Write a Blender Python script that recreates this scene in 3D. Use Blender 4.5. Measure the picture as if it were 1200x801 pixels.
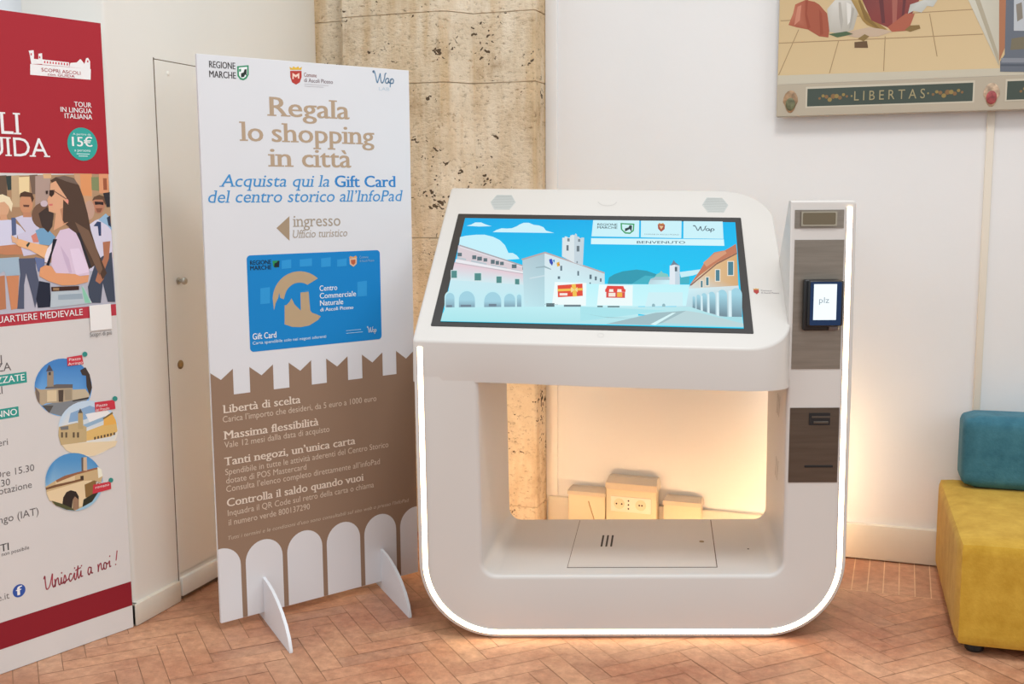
import bpy, bmesh, math, random
from mathutils import Vector, Matrix

for _o in list(bpy.data.objects):
    bpy.data.objects.remove(_o)
SC = bpy.context.scene
COL = SC.collection

# ------------------------------------------------------------------ camera
# room axes: X along the back wall, Y into the room, Z up; the camera stands at the origin
cam_data = bpy.data.cameras.new('camera')
cam = bpy.data.objects.new('camera', cam_data)
COL.objects.link(cam)
cam_data.sensor_fit = 'HORIZONTAL'
cam_data.sensor_width = 36.0
cam_data.lens = 36.0 * 1274.5 / 1200.0
YAW, PITCH, ROLL, CAM_H = 0.34540, 0.13248, -0.00657, 1.5152
_f = Vector((-math.sin(YAW) * math.cos(PITCH), math.cos(YAW) * math.cos(PITCH), -math.sin(PITCH)))
_r = Vector((math.cos(YAW), math.sin(YAW), 0))
_u = _r.cross(_f)
_r2 = _r * math.cos(ROLL) + _u * math.sin(ROLL)
_u2 = _u * math.cos(ROLL) - _r * math.sin(ROLL)
cam.matrix_world = Matrix(((_r2.x, _u2.x, -_f.x, 0), (_r2.y, _u2.y, -_f.y, 0), (_r2.z, _u2.z, -_f.z, CAM_H), (0, 0, 0, 1)))
cam_data.clip_start = 0.05
SC.camera = cam

# ------------------------------------------------------------------ light and exposure
SC.view_settings.view_transform = 'Standard'
SC.view_settings.look = 'None'
SC.view_settings.gamma = 1.0
SC.view_settings.use_curve_mapping = False
SC.view_settings.exposure = 0.0
SC.cycles.use_denoising = True
SC.cycles.max_bounces = 8
SC.cycles.diffuse_bounces = 5

world = bpy.data.worlds.new('room_daylight')
SC.world = world
world.use_nodes = True
# soft daylight in a tall white hall: a little brighter from above than from the sides
_w = world.node_tree
_tc = _w.nodes.new('ShaderNodeTexCoord'); _sx = _w.nodes.new('ShaderNodeSeparateXYZ'); _mr = _w.nodes.new('ShaderNodeMapRange')
_w.links.new(_tc.outputs['Generated'], _sx.inputs[0]); _w.links.new(_sx.outputs['Z'], _mr.inputs[0])
_mr.inputs[1].default_value = 0.0; _mr.inputs[2].default_value = 1.0; _mr.inputs[3].default_value = 0.36; _mr.inputs[4].default_value = 1.34
_w.links.new(_mr.outputs[0], _w.nodes['Background'].inputs['Strength'])
_w.nodes['Background'].inputs['Color'].default_value = (0.93, 0.975, 1.0, 1)

def area(name, loc, target, size, power, color):
    d = bpy.data.lights.new(name, 'AREA')
    d.shape = 'RECTANGLE'; d.size, d.size_y = size
    d.energy = power; d.color = color
    o = bpy.data.objects.new(name, d); COL.objects.link(o)
    o.location = loc
    o.rotation_euler = (Vector(target) - Vector(loc)).to_track_quat('-Z', 'Y').to_euler()
    return o

area('ceiling_lamp', (0.0, 1.9, 5.0), (-0.5, 3.2, 0), (0.9, 0.9), 78, (1.0, 0.985, 0.97))
area('side_window_light', (4.6, 0.2, 3.0), (-1.6, 3.6, 1.0), (3.0, 2.6), 56, (0.95, 0.98, 1.0))
area('left_fill_light', (-4.6, -1.0, 2.6), (-1.2, 3.6, 0.6), (2.2, 2.0), 40, (0.94, 0.975, 1.0))  # unseen fill added to brighten the left end wall and bench side

# ------------------------------------------------------------------ helpers
def lin(c):
    c = c / 255.0
    return c / 12.92 if c <= 0.04045 else ((c + 0.055) / 1.055) ** 2.4

def rgb(c, gain=1.0):
    if isinstance(c, str):
        c = (int(c[0:2], 16), int(c[2:4], 16), int(c[4:6], 16))
    return tuple(min(0.95, lin(v) * gain) for v in c) + (1.0,)

def nodes_of(name):
    m = bpy.data.materials.new(name)
    m.use_nodes = True
    nt = m.node_tree
    return m, nt, nt.nodes['Principled BSDF']

def mat(name, c, rough=0.5, metal=0.0, spec=0.5, gain=1.0, noise=0.0, scale=8.0, bump=0.0, bscale=60.0, stretch=None):
    """plain procedural surface: colour with soft noise variation and an optional fine bump"""
    m, nt, p = nodes_of(name)
    base = rgb(c, gain)
    p.inputs['Base Color'].default_value = base
    p.inputs['Roughness'].default_value = rough
    p.inputs['Metallic'].default_value = metal
    p.inputs['Specular IOR Level'].default_value = spec
    tc = nt.nodes.new('ShaderNodeTexCoord')
    src = tc.outputs['Object']
    if stretch:
        mp = nt.nodes.new('ShaderNodeMapping'); mp.inputs['Scale'].default_value = stretch
        nt.links.new(src, mp.inputs['Vector']); src = mp.outputs['Vector']
    if noise:
        n = nt.nodes.new('ShaderNodeTexNoise'); n.inputs['Scale'].default_value = scale; n.inputs['Detail'].default_value = 6
        nt.links.new(src, n.inputs['Vector'])
        r = nt.nodes.new('ShaderNodeValToRGB')
        r.color_ramp.elements[0].position = 0.3; r.color_ramp.elements[1].position = 0.7
        r.color_ramp.elements[0].color = tuple(v * (1 - noise) for v in base[:3]) + (1,)
        r.color_ramp.elements[1].color = tuple(min(0.95, v * (1 + noise)) for v in base[:3]) + (1,)
        nt.links.new(n.outputs['Fac'], r.inputs['Fac']); nt.links.new(r.outputs['Color'], p.inputs['Base Color'])
    if bump:
        n = nt.nodes.new('ShaderNodeTexNoise'); n.inputs['Scale'].default_value = bscale; n.inputs['Detail'].default_value = 4
        nt.links.new(src, n.inputs['Vector'])
        b = nt.nodes.new('ShaderNodeBump'); b.inputs['Strength'].default_value = bump; b.inputs['Distance'].default_value = 0.01
        nt.links.new(n.outputs['Fac'], b.inputs['Height']); nt.links.new(b.outputs['Normal'], p.inputs['Normal'])
    return m

def emit(name, c, strength):
    m, nt, p = nodes_of(name)
    p.inputs['Base Color'].default_value = (0.8, 0.8, 0.8, 1)
    p.inputs['Emission Color'].default_value = tuple(c) + (1,)
    p.inputs['Emission Strength'].default_value = strength
    return m

def print_mat(name, emission=0.0, rough=0.5):
    """printed (or displayed) colours stored per face corner in the attribute 'ink'"""
    m, nt, p = nodes_of(name)
    a = nt.nodes.new('ShaderNodeAttribute'); a.attribute_name = 'ink'
    p.inputs['Roughness'].default_value = rough
    if emission:
        p.inputs['Base Color'].default_value = (0.01, 0.01, 0.01, 1)
        p.inputs['Roughness'].default_value = 0.25
        p.inputs['Specular IOR Level'].default_value = 0.06
        nt.links.new(a.outputs['Color'], p.inputs['Emission Color'])
        p.inputs['Emission Strength'].default_value = emission
    else:
        nt.links.new(a.outputs['Color'], p.inputs['Base Color'])
        p.inputs['Specular IOR Level'].default_value = 0.3
    return m

def smooth(me, angle=35):
    for p in me.polygons: p.use_smooth = True
    try:
        me.set_sharp_from_angle(angle=math.radians(angle))
    except Exception:
        pass

def link(name, me, mats, parent=None, sm=True):
    o = bpy.data.objects.new(name, me); COL.objects.link(o)
    for m in (mats if isinstance(mats, (list, tuple)) else [mats]): me.materials.append(m)
    if sm: smooth(me)
    if parent is not None: o.parent = parent
    return o

def from_bm(name, bm, mats, parent=None, sm=True):
    bmesh.ops.recalc_face_normals(bm, faces=bm.faces)
    me = bpy.data.meshes.new(name); bm.to_mesh(me); bm.free()
    return link(name, me, mats, parent, sm)

def bm_box(bm, lo, hi, bev=0.0, seg=2, mi=0):
    r = bmesh.ops.create_cube(bm, size=1.0)
    vs = r['verts']
    for v in vs:
        v.co = Vector([lo[i] + (v.co[i] + 0.5) * (hi[i] - lo[i]) for i in range(3)])
    fs = list({f for v in vs for f in v.link_faces})
    for f in fs: f.material_index = mi
    if bev:
        es = list({e for v in vs for e in v.link_edges})
        bmesh.ops.bevel(bm, geom=es, offset=bev, segments=seg, profile=0.5, affect='EDGES', material=mi)

def box(name, lo, hi, m, parent=None, bev=0.0, seg=2):
    bm = bmesh.new(); bm_box(bm, lo, hi, bev, seg)
    return from_bm(name, bm, m, parent)

def bm_cyl(bm, c, axis, r0, r1, h, n=24, mi=0):
    axis = Vector(axis).normalized()
    q = axis.to_track_quat('Z', 'Y').to_matrix()
    ra, rb = [], []
    for i in range(n):
        d = q @ Vector((math.cos(2 * math.pi * i / n), math.sin(2 * math.pi * i / n), 0))
        ra.append(bm.verts.new(Vector(c) + d * r0)); rb.append(bm.verts.new(Vector(c) + axis * h + d * r1))
    fs = [bm.faces.new(ra[::-1]), bm.faces.new(rb)]
    for i in range(n):
        fs.append(bm.faces.new((ra[i], ra[(i + 1) % n], rb[(i + 1) % n], rb[i])))
    for f in fs: f.material_index = mi

def lathe_bm(bm, c, axis, prof, n=24):
    """prof: list of (radius, height) along axis"""
    axis = Vector(axis).normalized()
    q = axis.to_track_quat('Z', 'Y').to_matrix()
    rings = []
    for r, h in prof:
        rings.append([bm.verts.new(Vector(c) + axis * h + q @ Vector((r * math.cos(2 * math.pi * i / n), r * math.sin(2 * math.pi * i / n), 0))) for i in range(n)])
    bm.faces.new(rings[0][::-1]); bm.faces.new(rings[-1])
    for a, b in zip(rings, rings[1:]):
        for i in range(n):
            bm.faces.new((a[i], a[(i + 1) % n], b[(i + 1) % n], b[i]))

def round_poly(pts, radii, seg=10):
    """polygon with rounded corners"""
    out = []
    n = len(pts)
    for i in range(n):
        p = Vector(pts[i]); r = radii[i] if isinstance(radii, (list, tuple)) else radii
        if r <= 0:
            out.append((p.x, p.y)); continue
        a = (Vector(pts[i - 1]) - p).normalized(); b = (Vector(pts[(i + 1) % n]) - p).normalized()
        ang = a.angle(b); t = r / math.tan(ang / 2)
        c = p + (a + b).normalized() * (r / math.sin(ang / 2))
        s = p + a * t - c; e = p + b * t - c
        a0 = math.atan2(s.y, s.x); a1 = math.atan2(e.y, e.x)
        d = a1 - a0
        while d > math.pi: d -= 2 * math.pi
        while d < -math.pi: d += 2 * math.pi
        k = max(2, int(seg))
        for j in range(k + 1):
            q = a0 + d * j / k
            out.append((c.x + r * math.cos(q), c.y + r * math.sin(q)))
    return out

def offset_poly(pts, d):
    """inward offset of a dense counter-clockwise contour"""
    n = len(pts); out = []
    for i in range(n):
        p = Vector(pts[i]); a = Vector(pts[i - 1]); b = Vector(pts[(i + 1) % n])
        e1 = (p - a); e2 = (b - p)
        if e1.length < 1e-9: e1 = e2
        if e2.length < 1e-9: e2 = e1
        n1 = Vector((-e1.y, e1.x)).normalized(); n2 = Vector((-e2.y, e2.x)).normalized()
        m = (n1 + n2)
        if m.length < 1e-6: m = n1
        m.normalize()
        out.append(tuple(p + m * (d / max(0.35, m.dot(n1)))))
    return out

def plate(name, pts, thick, frame, m, parent=None, bev=0.0):
    """a flat plate: outline pts in the plane (origin, ex, ey), thickness towards the plane's back"""
    O, ex, ey = [Vector(v) for v in frame]
    nn = ex.cross(ey).normalized()
    bm = bmesh.new()
    f = [bm.verts.new(O + ex * x + ey * y) for x, y in pts]
    bk = [bm.verts.new(O + ex * x + ey * y - nn * thick) for x, y in pts]
    bm.faces.new(f); bm.faces.new(bk[::-1])
    for i in range(len(pts)):
        j = (i + 1) % len(pts)
        bm.faces.new((f[i], bk[i], bk[j], f[j]))
    return from_bm(name, bm, m, parent)

def text_geo(s, shear=0.0, serif=False):
    """flat letters in the built-in face; serif=True adds slab feet to the stems"""
    c = bpy.data.curves.new('lettering', 'FONT'); c.body = s; c.resolution_u = 3
    o = bpy.data.objects.new('lettering', c); COL.objects.link(o)
    bpy.context.view_layer.update()
    me = o.evaluated_get(bpy.context.evaluated_depsgraph_get()).to_mesh()
    vs = [(v.co.x, v.co.y) for v in me.vertices]
    fs = [tuple(p.vertices) for p in me.polygons]
    nl = len(fs)
    if serif:
        cnt = {}
        for p in me.polygons:
            for k in p.edge_keys: cnt[k] = cnt.get(k, 0) + 1
        t = 0.05; ext = 0.072
        for (i, j), n in cnt.items():
            if n != 1: continue
            (x0, y0), (x1, y1) = vs[i], vs[j]
            if abs(y0 - y1) > 1e-4: continue
            if x0 > x1: x0, x1 = x1, x0
            w = x1 - x0; y = y0
            if not 0.083 < w < 0.128: continue
            yy = None
            if abs(y - 0.0) < 0.012 or abs(y - -0.23) < 0.012: yy = (y, y + t); xa, xb = x0 - ext, x1 + ext
            elif abs(y - 0.449) < 0.012: yy = (y - t, y); xa, xb = x0 - ext, x1
            elif abs(y - 0.682) < 0.012: yy = (y - t, y); xa, xb = x0 - ext, x1 + (ext if s[:1].isupper() and len(s) < 9 else 0)
            if yy:
                b = len(vs); vs += [(xa, yy[0]), (xb, yy[0]), (xb, yy[1]), (xa, yy[1])]; fs.append((b, b + 1, b + 2, b + 3))
    if shear: vs = [(x + y * shear, y) for x, y in vs]
    o.to_mesh_clear()
    bpy.data.objects.remove(o); bpy.data.curves.remove(c)
    return vs, fs, nl

def catmull(pts, n=6):
    P = [Vector(p) for p in pts]; P = [P[0] * 2 - P[1]] + P + [P[-1] * 2 - P[-2]]
    out = []
    for i in range(1, len(P) - 2):
        for k in range(n):
            t = k / n
            a, b, c, d = P[i - 1], P[i], P[i + 1], P[i + 2]
            out.append(0.5 * ((2 * b) + (c - a) * t + (2 * a - 5 * b + 4 * c - d) * t * t + (3 * b - a - 3 * c + d) * t ** 3))
    out.append(P[-2])
    return out

class Print:
    """a sheet of printed shapes and letters lying on a plane (origin, ex, ey); one mesh"""
    def __init__(s, frame, gain=1.0, step=0.00004, base=0.0004):
        s.O, s.ex, s.ey = [Vector(v) for v in frame]
        s.n = s.ex.cross(s.ey).normalized()
        s.gain, s.step, s.off = gain, step, base
        s.v, s.f, s.c = [], [], []
    def pt(s, x, y, off=None):
        return s.O + s.ex * x + s.ey * y + s.n * (s.off if off is None else off)
    def poly(s, col, pts):
        b = len(s.v); s.v += [s.pt(*p) for p in pts]; s.f.append(tuple(range(b, b + len(pts))))
        cols = (col + [col[-1]] * len(pts))[:len(pts)] if isinstance(col, list) else [col] * len(pts)
        s.c.append([rgb(c, s.gain) for c in cols]); s.off += s.step
    def art(s, data):
        for col, pts in data: s.poly(col, pts)
        return s
    def rect(s, col, x0, y0, x1, y1): s.poly(col, [(x0, y0), (x1, y0), (x1, y1), (x0, y1)])
    def disc(s, col, x, y, r, n=24): s.poly(col, [(x + r * math.cos(2 * math.pi * i / n), y + r * math.sin(2 * math.pi * i / n)) for i in range(n)])
    def text(s, col, txt, x0, x1, y, cap=None, bold=0.0, shear=0.0, serif=False, right=False, dy=0.0):
        """letters from x0 to x1 on the baseline y (rising by dy); cap = capital height"""
        vs, fs, nl = text_geo(txt, shear, serif)
        a = min(v[0] for v in vs); w = max(v[0] for v in vs) - a
        if right: sy = cap / 0.682; sx = sy; x0 = x1 - w * sx
        else:
            sx = (x1 - x0) / w; sy = cap / 0.682 if cap else sx
        shifts = (0.0,) if not bold else ((-bold, bold) if bold < 0.03 else (-bold, 0.0, bold))
        for part in ((0, nl), (nl, len(fs))):
            for h in shifts:
                if part[0] == part[1]: continue
                b = len(s.v)
                s.v += [s.pt(x0 + (vx + h - a) * sx, y + vy * sy + dy * (vx - a) / w) for vx, vy in vs]
                for f in fs[part[0]:part[1]]:
                    s.f.append(tuple(b + i for i in f)); s.c.append([rgb(col, s.gain)] * len(f))
                s.off += s.step
    def strokes(s, col, paths, x0, y0, sx, sy, w):
        for path in paths:
            P = catmull([(x0 + x * sx, y0 + y * sy) for x, y in path])
            for i in range(len(P) - 1):
                d = P[i + 1] - P[i]
                if d.length < 1e-7: continue
                d.normalize(); q = Vector((-d.y, d.x)) * w * 0.5; e = d * w * 0.3
                b = len(s.v)
                s.v += [s.pt(*(P[i] - e + q)), s.pt(*(P[i] - e - q)), s.pt(*(P[i + 1] + e - q)), s.pt(*(P[i + 1] + e + q))]
                s.f.append((b, b + 1, b + 2, b + 3)); s.c.append([rgb(col, s.gain)] * 4)
        s.off += s.step
    def build(s, name, m, parent=None, label=None):
        me = bpy.data.meshes.new(name)
        me.from_pydata([tuple(v) for v in s.v], [], s.f)
        at = me.color_attributes.new('ink', 'FLOAT_COLOR', 'CORNER')
        flat = [x for f in s.c for c in f for x in c]
        at.data.foreach_set('color', flat)
        o = link(name, me, m, parent, sm=False)
        if label: o['label'] = label
        return o

def thing(name, label, cat, loc=(0, 0, 0), rotz=0.0, group=None):
    o = bpy.data.objects.new(name, None); COL.objects.link(o)
    o.empty_display_size = 0.1
    o.location = loc; o.rotation_euler = (0, 0, rotz)
    o['label'] = label; o['category'] = cat
    if group: o['group'] = group
    return o

def struct(o, label, cat):
    o['kind'] = 'structure'; o['label'] = label; o['category'] = cat
    return o

# ------------------------------------------------------------------ materials of the room
M_WALL = mat('white_plaster', (228, 227, 226), 0.7, noise=0.02, scale=1.3, bump=0.06, bscale=25)
M_WALL_LEFT = mat('cream_painted_wood', (232, 230, 223), 0.5, noise=0.025, scale=1.1, bump=0.03, bscale=12)
M_BASE = mat('cream_skirting', (216, 208, 194), 0.45, noise=0.02)
M_GAP = mat('dark_gap', (60, 46, 36), 0.9)
M_BRASS = mat('aged_brass', (150, 128, 92), 0.4, metal=0.8)
M_STEEL_KNOB = mat('worn_steel_knob', (190, 184, 172), 0.3, metal=0.9)

XL, YB = -2.547, 4.651       # left wall, back wall

# floor: worn terracotta bricks laid in herringbone with a soldier course along the back wall
def floor_material():
    m, nt, p = nodes_of('worn_terracotta_brick')
    N = nt.nodes.new; L = nt.links.new
    at = N('ShaderNodeAttribute'); at.attribute_name = 'brick'
    tc = N('ShaderNodeTexCoord')
    n1 = N('ShaderNodeTexNoise'); n1.inputs['Scale'].default_value = 2.2; n1.inputs['Detail'].default_value = 7; n1.inputs['Roughness'].default_value = 0.62
    n2 = N('ShaderNodeTexNoise'); n2.inputs['Scale'].default_value = 26; n2.inputs['Detail'].default_value = 6; n2.inputs['Roughness'].default_value = 0.7
    L(tc.outputs['Object'], n1.inputs['Vector']); L(tc.outputs['Object'], n2.inputs['Vector'])
    r1 = N('ShaderNodeValToRGB'); e = r1.color_ramp.elements
    e[0].position = 0.32; e[0].color = rgb((172, 112, 84)); e[1].position = 0.66; e[1].color = rgb((214, 164, 130))
    L(n1.outputs['Fac'], r1.inputs['Fac'])
    mx = N('ShaderNodeMix'); mx.data_type = 'RGBA'; mx.blend_type = 'MULTIPLY'; mx.inputs[0].default_value = 0.75
    L(r1.outputs['Color'], mx.inputs[6]); L(at.outputs['Color'], mx.inputs[7])
    r2 = N('ShaderNodeValToRGB'); e = r2.color_ramp.elements
    e[0].position = 0.3; e[0].color = (0.72, 0.68, 0.64, 1); e[1].position = 0.7; e[1].color = (1.12, 1.1, 1.08, 1)
    L(n2.outputs['Fac'], r2.inputs['Fac'])
    m2 = N('ShaderNodeMix'); m2.data_type = 'RGBA'; m2.blend_type = 'MULTIPLY'; m2.inputs[0].default_value = 1.0
    L(mx.outputs[2], m2.inputs[6]); L(r2.outputs['Color'], m2.inputs[7])
    L(m2.outputs[2], p.inputs['Base Color'])
    rr = N('ShaderNodeMapRange'); rr.inputs[3].default_value = 0.34; rr.inputs[4].default_value = 0.62
    L(n1.outputs['Fac'], rr.inputs[0]); L(rr.outputs[0], p.inputs['Roughness'])
    b = N('ShaderNodeBump'); b.inputs['Strength'].default_value = 0.25; b.inputs['Distance'].default_value = 0.006
    L(n2.outputs['Fac'], b.inputs['Height']); L(b.outputs['Normal'], p.inputs['Normal'])
    return m

def build_floor():
    random.seed(5)
    X0, X1, Y0, Y1 = -4.2, 2.6, -0.6, YB + 0.05
    YC = 4.25                                          # herringbone ends here, soldier course beyond
    bm = bmesh.new(); cl = bm.loops.layers.float_color.new('brick')
    def quad(pts, z, mi, col):
        f = bm.faces.new([bm.verts.new((x, y, z)) for x, y in pts]); f.material_index = mi
        for l in f.loops: l[cl] = col
    def tone():
        t = random.gauss(0.93, 0.065); w = random.gauss(0, 0.025)
        return (min(1, t + w), t, max(0.5, t - w), 1)
    # mortar bed
    quad([(X0, Y0), (X1, Y0), (X1, Y1), (X0, Y1)], -0.0022, 1, (1, 1, 1, 1))
    W, K, g = 0.075, 4, 0.0011
    ca, sa = math.cos(math.radians(45)), math.sin(math.radians(45))
    ox, oy = -0.82, 3.2
    def clip(poly, axis, lim, keep_less):
        out = []
        for i in range(len(poly)):
            a, b = poly[i - 1], poly[i]
            ia = (a[axis] <= lim) == keep_less; ib = (b[axis] <= lim) == keep_less
            if ia != ib:
                t = (lim - a[axis]) / (b[axis] - a[axis]); out.append((a[0] + (b[0] - a[0]) * t, a[1] + (b[1] - a[1]) * t))
            if ib: out.append(b)
        return out
    R = 80
    for i in range(-R, R):
        for j in range(-R // 4, R // 4):
            bx, by = i + K * j, i - K * j
            for (u0, v0, u1, v1) in ((bx, by, bx + K, by + 1), (bx + K, by - K + 1, bx + K + 1, by + 1)):
                P = [(u0 * W + g, v0 * W + g), (u1 * W - g, v0 * W + g), (u1 * W - g, v1 * W - g), (u0 * W + g, v1 * W - g)]
                P = [(ox + x * ca - y * sa, oy + x * sa + y * ca) for x, y in P]
                if max(p[0] for p in P) < X0 or min(p[0] for p in P) > X1 or max(p[1] for p in P) < Y0 or min(p[1] for p in P) > YC: continue
                for ax, lim, kl in ((0, X0, False), (0, X1, True), (1, Y0, False), (1, YC, True)):
                    P = clip(P, ax, lim, kl)
                    if len(P) < 3: break
                if len(P) >= 3: quad(P, random.uniform(-0.0006, 0.0), 0, tone())
    quad([(X0, YC), (X1, YC), (X1, Y1), (X0, Y1)], -0.0009, 2, (1, 1, 1, 1))
    # soldier course
    x = X0
    while x < X1:
        quad([(x + 0.002, YC + 0.003), (x + 0.0560, YC + 0.003), (x + 0.0560, Y1), (x + 0.002, Y1)], -0.0002, 0, tone()); x += 0.058
    bmesh.ops.recalc_face_normals(bm, faces=bm.faces)
    for f in bm.faces:
        if f.normal.z < 0: f.normal_flip()
    me = bpy.data.meshes.new('floor'); bm.to_mesh(me); bm.free()
    o = link('floor', me, [floor_material(), mat('floor_mortar', (152, 116, 88), 0.9, noise=0.3, scale=9), mat('pale_border_mortar', (222, 186, 150), 0.9, noise=0.15, scale=12)], None, sm=False)
    struct(o, 'worn terracotta brick floor laid in herringbone', 'floor')
build_floor()

# back wall, left wall, and the wall that turns away behind the tour poster
struct(box('wall_back', (XL - 0.1, YB, 0), (2.6, YB + 0.2, 4.2), M_WALL), 'plain white plaster wall behind the kiosk', 'wall')
struct(box('wall_left', (XL - 0.35, 3.066, 0.0), (XL, YB + 0.2, 4.2), M_WALL_LEFT, bev=0.012, seg=3), 'cream panelled wall on the left with a flush door', 'wall')
struct(box('wall_front_left', (-4.4, 3.1, 0.0), (XL - 0.3, 3.3, 4.2), mat('daylight_tinted_plaster', (236, 240, 243), 0.7, noise=0.01)), 'white wall stretch behind the red tour poster', 'wall')  # lighter, bluer copy of the white plaster: daylight put into its colour

# skirting boards
def skirting(name, pts, label, top):
    bm = bmesh.new()
    for lo, hi in pts: bm_box(bm, lo, hi, 0.006, 2)
    struct(from_bm(name, bm, M_BASE), label, 'skirting board')
skirting('baseboard_left', [((XL - 0.02, 3.05, 0), (XL + 0.016, 3.309, 0.082)), ((XL - 0.36, 3.05, 0), (XL + 0.0158, 3.07, 0.082))], 'cream skirting board left of the flush door', 0.08)
skirting('baseboard_back', [((-1.495, YB - 0.022, 0.004), (2.6, YB + 0.02, 0.153))], 'cream skirting board along the back wall', 0.153)

# flush jib door in the left wall: a seam, a knob and a lock
bm = bmesh.new()
bm_box(bm, (XL - 0.02, 3.318, 0.10), (XL + 0.003, 4.12, 2.010), 0.002, 1)
bm_box(bm, (XL - 0.02, 3.318, 0.016), (XL + 0.016, 4.12, 0.088), 0.005, 2)
bm_box(bm, (XL - 0.02, 3.318, 0.086), (XL + 0.003, 4.12, 0.104), 0.0, 1)
door = struct(from_bm('door_1', bm, M_WALL_LEFT), 'cream flush door set in the left wall', 'door')
bm = bmesh.new()
bm_box(bm, (XL - 0.02, 3.314, 0.0), (XL + 0.0012, 3.3185, 2.017)); bm_box(bm, (XL - 0.02, 3.314, 2.0095), (XL + 0.0012, 4.124, 2.0135)); bm_box(bm, (XL - 0.02, 3.311, 0.002), (XL + 0.002, 4.127, 0.017))
from_bm('seam', bm, mat('brown_seam_shadow_gap', (120, 104, 88), 0.9), door)
bm = bmesh.new(); lathe_bm(bm, (XL + 0.002, 3.396, 1.213), (1, 0, 0), [(0.013, 0), (0.013, 0.003), (0.006, 0.006), (0.006, 0.018), (0.012, 0.022), (0.014, 0.028), (0.011, 0.034), (0.004, 0.036)])
from_bm('knob', bm, M_STEEL_KNOB, door)
bm = bmesh.new(); lathe_bm(bm, (XL + 0.002, 3.384, 0.899), (1, 0, 0), [(0.017, 0), (0.017, 0.003), (0.010, 0.006), (0.009, 0.004), (0.002, 0.004)])
from_bm('lock', bm, M_BRASS, door)
bm = bmesh.new(); lathe_bm(bm, (XL + 0.002, 3.392, 1.968), (1, 0, 0), [(0.009, 0), (0.009, 0.002), (0.006, 0.004), (0.001, 0.004)])
from_bm('screw_cover', bm, M_WALL_LEFT, door)

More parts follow.
